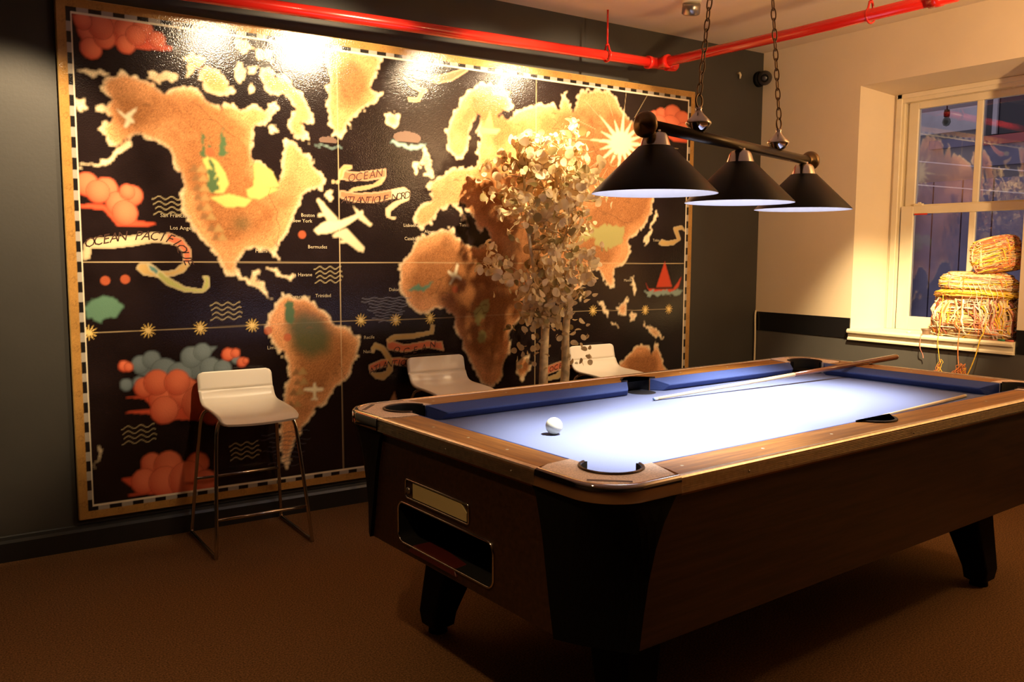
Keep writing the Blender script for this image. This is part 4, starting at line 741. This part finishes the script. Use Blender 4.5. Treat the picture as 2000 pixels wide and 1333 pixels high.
# ------------------------------------------------------------------ artificial tree in front of the map
tree = empty('potted_tree', (-2.22, -0.40, 0)); tag(tree, 'dried tree with pale trunk and round cream leaves behind the pool table', 'tree')
potm = mat('dark_pot', (.03, .028, .026), .5)
MB().lathe([(0, 0), (.13, 0), (.145, .02), (.175, .26), (.18, .28), (.165, .28), (.155, .25), (0, .25)], 36).build('pot', potm, tree)
LEAFM = bpy.data.materials.new('dried_leaf'); LEAFM.use_nodes = True; _nt = LEAFM.node_tree; _b = _nt.nodes['Principled BSDF']; _b.inputs['Roughness'].default_value = .55
_a = _nt.nodes.new('ShaderNodeAttribute'); _a.attribute_name = 'tint'; _nt.links.new(_a.outputs['Color'], _b.inputs['Base Color'])
_tl = _nt.nodes.new('ShaderNodeBsdfTranslucent'); _nt.links.new(_a.outputs['Color'], _tl.inputs['Color']); _mx = _nt.nodes.new('ShaderNodeMixShader'); _mx.inputs[0].default_value = .38
_nt.links.new(_b.outputs[0], _mx.inputs[1]); _nt.links.new(_tl.outputs[0], _mx.inputs[2]); _nt.links.new(_mx.outputs[0], _nt.nodes['Material Output'].inputs[0])
trunks = [[(.00, .02, .24), (-.035, .0, .65), (.00, .02, 1.05), (.05, .03, 1.35), (.06, .02, 1.7), (.03, .0, 2.0)],
          [(.03, -.02, .24), (.095, -.03, .65), (.10, -.03, .95), (.15, -.02, 1.30), (.17, 0, 1.62), (.22, 0, 1.9)],
          [(-.02, .03, .24), (-.01, .05, .62), (-.005, .05, 1.0), (-.10, .04, 1.4), (-.16, .02, 1.75), (-.14, .0, 2.0)]]
nodes = []
for k, t_ in enumerate(trunks):
    P = smooth_path(t_, 8); R = [.030 - .024 * (i / (len(P) - 1)) ** 1.1 for i in range(len(P))] if k < 2 else [.022 - .018 * (i / (len(P) - 1)) for i in range(len(P))]
    MB().tube(P, R, 12).build('trunk', M['bark'], tree); nodes += [p for p in P if p.z > .95]
R_ = random.Random(3); br = MB(); ends = []
def crown_r(z):   # half width of the crown by height
    pts = [(.62, .0), (.75, .14), (.95, .20), (1.2, .27), (1.5, .36), (1.75, .36), (1.95, .28), (2.1, .13), (2.2, 0)]
    for (a, ra), (b, rb) in zip(pts[:-1], pts[1:]):
        if a <= z <= b: return ra + (rb - ra) * (z - a) / (b - a)
    return 0
for k in range(92):
    s = R_.choice(nodes); zt = min(1.98, max(.72, s.z + R_.uniform(-.22, .42))); rr = crown_r(zt) * math.sqrt(R_.uniform(.15, 1)); a = R_.uniform(0, 2 * math.pi)
    e = Vector((rr * math.cos(a) + (.0 if zt > 1 else .05), rr * .75 * math.sin(a) - .02, zt)); e.y = min(e.y, .30)
    mid = s.lerp(e, .55) + Vector((R_.uniform(-.04, .04), R_.uniform(-.04, .04), R_.uniform(.0, .09)))
    P = smooth_path([s, mid, e], 6); br.tube(P, [.0045 - .003 * i / (len(P) - 1) for i in range(len(P))], 6); ends.append(P)
for k in range(26):
    e0 = R_.choice(ends)[-1]; e1 = e0 + Vector((R_.uniform(-.16, .16), R_.uniform(-.1, .1), R_.uniform(-.06, .16))); br.tube(smooth_path([e0, e0.lerp(e1, .5) + Vector((0, 0, .03)), e1], 5), .0014, 5); ends.append(smooth_path([e0, e1], 4))
br.build('branches', M['twig'], tree)
lv = MB(); tints = []
def leaf(c, r):
    n = Vector((R_.gauss(0, 1), R_.gauss(0, 1) - .9, R_.gauss(0, .8))).normalized(); t_ = n.orthogonal().normalized(); b = n.cross(t_); a0 = R_.uniform(0, 6.28)
    t2 = t_ * math.cos(a0) + b * math.sin(a0); b2 = n.cross(t2); N = 10; el = R_.uniform(.72, .95)
    vs_ = [c + n * .0] + [c + t2 * (r * math.cos(2 * math.pi * i / N)) + b2 * (r * el * math.sin(2 * math.pi * i / N)) + n * (.16 * r * math.cos(4 * math.pi * i / N) + .10 * r) for i in range(N)]
    lv.add(vs_, [(0, 1 + i, 1 + (i + 1) % N) for i in range(N)], True)
    g = R_.random(); base = (.76 + .12 * g, .60 + .12 * g, .32 + .12 * g) if R_.random() > .13 else (.34, .27, .10)
    tints.extend([base] * (N + 1))
for P in ends:
    for i in range(R_.randint(11, 17)):
        t_ = R_.uniform(.30, 1); k = min(int(t_ * (len(P) - 1)), len(P) - 2); c = P[k].lerp(P[k + 1], R_.random()) + Vector((R_.gauss(0, .030), R_.gauss(0, .030), R_.gauss(-.012, .032)))
        c.y = min(c.y, .33); leaf(c, R_.uniform(.016, .031))
for k in range(120):   # sparse hanging sprays low in the crown
    z = R_.uniform(.72, 1.25); sd = R_.choice((-1, 1)); c = Vector((sd * R_.uniform(.04, .23) + (.04 if z < .95 else 0), R_.uniform(-.2, .2), z)); leaf(c, R_.uniform(.015, .023))
lo_ = lv.build('foliage', LEAFM, tree); at = lo_.data.color_attributes.new('tint', 'FLOAT_COLOR', 'POINT'); arr = np.ones((len(tints), 4), np.float32); arr[:, :3] = tints; at.data.foreach_set('color', arr.ravel())

# ------------------------------------------------------------------ yarn sculpture on the sill
YS = empty('yarn_sculpture', (0.085, -1.60, WZ0)); tag(YS, 'stacked bundles of yellow and orange twine on the window sill, threads trailing down', 'sculpture')
YM = [mat('yarn_' + n, c, .85, spec=.1, noise=(60, .25)) for n, c in (('straw', (.66, .47, .24)), ('yellow', (.74, .46, .05)), ('orange', (.66, .21, .06)), ('pink', (.62, .23, .16)), ('white', (.72, .62, .48)), ('rust', (.25, .07, .03)))]
Y_ = random.Random(11)
def sup(a, ex=.62):   # super-ellipse direction
    c, s = math.cos(a), math.sin(a); return (abs(c) ** ex * (1 if c > 0 else -1), abs(s) ** ex * (1 if s > 0 else -1))
def bundle(name, zs, tilt, loops, verts, pal, frame):
    # zs: list of (z, half x, half y); frame maps local to sculpture
    def rad(z):
        for (z0, a0, b0), (z1, a1, b1) in zip(zs[:-1], zs[1:]):
            if z0 <= z <= z1: k = (z - z0) / (z1 - z0); return a0 + (a1 - a0) * k, b0 + (b1 - b0) * k
        return zs[-1][1:]
    ph1, ph2 = Y_.uniform(0, 6.28), Y_.uniform(0, 6.28)
    def lump(an, z): return 1 + .045 * math.sin(3 * an + ph1 + z * 30) + .035 * math.sin(7 * an + ph2 - z * 55)
    core = MB(); core.k = 0; N = 40; secs = []
    for z, a, b in zs:
        secs.append([frame((sup(2 * math.pi * j / N)[0] * a * .95 * lump(2 * math.pi * j / N, z) + Y_.gauss(0, .004), sup(2 * math.pi * j / N)[1] * b * .95 * lump(2 * math.pi * j / N, z) + Y_.gauss(0, .004), z)) for j in range(N)])
    core.loft(secs); core_o = core
    z0, z1 = zs[0][0], zs[-1][0]
    for k in range(loops):
        core.k = Y_.choice(pal); z = Y_.uniform(z0 + .006, z1 - .004); sl = Y_.gauss(0, .030); ph = Y_.uniform(0, 6.28); pts = []
        a_s = Y_.uniform(0, 6.28); ln = Y_.uniform(1.4, 6.0); gl = abs(Y_.gauss(0, .03))
        for j in range(27):
            an = a_s + ln * j / 26; zz = min(max(z + sl * math.sin(an + ph) + Y_.gauss(0, .0016), z0 + .003), z1); a, b = rad(zz); u, v = sup(an); g = lump(an, zz) * (1.0 + gl + Y_.gauss(.010, .014))
            pts.append(frame((u * a * g, v * b * g, zz)))
        core.tube(pts, Y_.uniform(.0014, .0042), 5)
    for k in range(verts):
        core.k = Y_.choice(pal); an = Y_.uniform(0, 6.28); dr = Y_.gauss(0, .20); kb = Y_.uniform(0, 1.6); pts = []
        za = Y_.uniform(z0, z0 + .3 * (z1 - z0)); zb_ = Y_.uniform(z1 - .25 * (z1 - z0), z1)
        for j in range(8):
            t_ = j / 7; zz = za + (zb_ - za) * t_; a, b = rad(zz); u, v = sup(an + dr * t_ + Y_.gauss(0, .012)); g = lump(an, zz) * (1.01 + .05 * kb * math.sin(t_ * 3.14) + Y_.gauss(0, .008))
            pts.append(frame((u * a * g, v * b * g, zz)))
        core.tube(pts, Y_.uniform(.0020, .0075), 6)
    return core.build(name, YM, YS)
idf = lambda p: p
bundle('skirt_bundle', [(.002, .095, .232), (.03, .108, .240), (.10, .105, .232), (.18, .098, .218), (.245, .095, .210), (.252, .06, .15)], 0, 40, 300, [0, 0, 4, 1, 2, 3, 0, 4, 5], idf)
bundle('waist_band', [(.238, .09, .20), (.250, .102, .226), (.272, .100, .222), (.285, .08, .19)], 0, 90, 0, [1, 1, 1, 0, 2], idf)
bundle('shoulder_bundle', [(.282, .075, .190), (.300, .094, .205), (.340, .092, .200), (.375, .085, .180), (.392, .05, .14)], 0, 150, 24, [0, 0, 2, 3, 0, 4, 1], lambda p: (p[0], p[1] - .006, p[2]))
ct, st_ = math.cos(-.20), math.sin(-.20)
def tf(p):
    y, z = p[1], p[2] - .385; return (p[0] + .0, -.125 + y * ct - z * st_ - .0, .392 + y * st_ + z * ct)
bundle('head_bundle', [(.385, .06, .085), (.400, .082, .115), (.47, .080, .122), (.545, .076, .118), (.585, .070, .105), (.595, .04, .07)], 0, 190, 30, [0, 2, 3, 0, 5, 2, 0, 1], tf)
# trailing threads over the sill edge, down to the far end of the table
def thread(name, pts, k, r=.0022, tassel=0, parent=YS, base=Vector((0.085, -1.60, WZ0))):
    m = MB(); m.k = k; P = smooth_path([Vector(p) - base for p in pts], 8); m.tube(P, r, 6)
    for i in range(tassel):
        m.k = 2 if i % 3 else k; e = P[-1]; d_ = [e + Vector((0, Y_.gauss(0, .003), .05 + Y_.uniform(-.02, .05)))]
        for j in range(6): d_.append(d_[-1] + Vector((Y_.gauss(-.005, .006), Y_.gauss(0, .010), -.013 + Y_.gauss(0, .005))))
        m.tube(smooth_path(d_, 3), .0017, 5)
    return m.build(name, YM, parent)
E1 = lambda u, v: tw(u, v, .8345)
thread('hanging_thread', [(-.02, -1.455, 1.14), (-.030, -1.452, .99), (-.040, -1.449, .895), (-.050, -1.452, .86), (-.055, -1.463, .80), (-.060, -1.478, .72), (-.066, -1.484, .655)], 1, .0022, 8)
thread('hanging_thread', [(-.02, -1.575, 1.26), (-.030, -1.575, 1.05), (-.042, -1.576, .895), (-.052, -1.580, .86), (-.056, -1.585, .78), (-.062, -1.600, .70), (-.07, -1.612, .640)], 2, .0028, 16)
thread('hanging_thread', [(-.02, -1.72, .98), (-.035, -1.715, .92), (-.043, -1.705, .895), (-.052, -1.700, .85), (-.058, -1.690, .79), (-.066, -1.668, .71), (-.072, -1.640, .640)], 1, .0034, 12)
thread('hanging_thread', [(-.03, -1.345, .888), (-.042, -1.338, .884), (-.046, -1.338, .84), (-.046, -1.340, .80), (-.030, -1.348, .765), (-.026, -1.352, .74)], 3, .0026, 0)
for k in range(7):
    y0 = -1.60 - .03 * k; thread('loose_thread', [(-.018 - .004 * Y_.random(), y0, 1.20 + .02 * Y_.random()), (-.024, y0 - .03, 1.15), (-.022, y0 - .05 + .05 * Y_.random(), 1.10), (-.026, y0 - .02, 1.02)], 4, .0014)
# bits on the sill
bw = MB().lathe([(0, 0), (.020, 0), (.024, .006), (.022, .014), (.030, .030), (.033, .036), (.028, .036), (.020, .02), (0, .018)], 24).build('small_bowl', mat('brown_ceramic', (.20, .12, .07), .4), None, (0.02, -1.335, WZ0)); tag(bw, 'little brown bowl on the sill left of the twine sculpture', 'bowl')
cl_ = MB().lathe([(0, 0), (.012, 0), (.015, .006), (.010, .012), (0, .013)], 16).build('tea_light', M['trimw'], None, (0.02, -1.22, WZ0)); tag(cl_, 'tiny cream candle cup on the bright left part of the sill', 'candle')
gp = MB().tube([(-.02, 0, .006), (.02, 0, .006)], .006, 10).build('green_clip', mat('green_plastic', (.04, .20, .10), .4), None, (-0.012, -1.81, WZ0), rot=(0, 0, 1.4)); tag(gp, 'small green plastic clip at the right end of the sill', 'clip')
rp = MB().tube([(-.02, 0, .006), (.025, 0, .006)], .006, 10).build('red_clip', mat('red_plastic', (.50, .10, .06), .4), None, (-0.012, -1.858, WZ0), rot=(0, 0, 1.5)); tag(rp, 'small red plastic clip at the right end of the sill', 'clip')
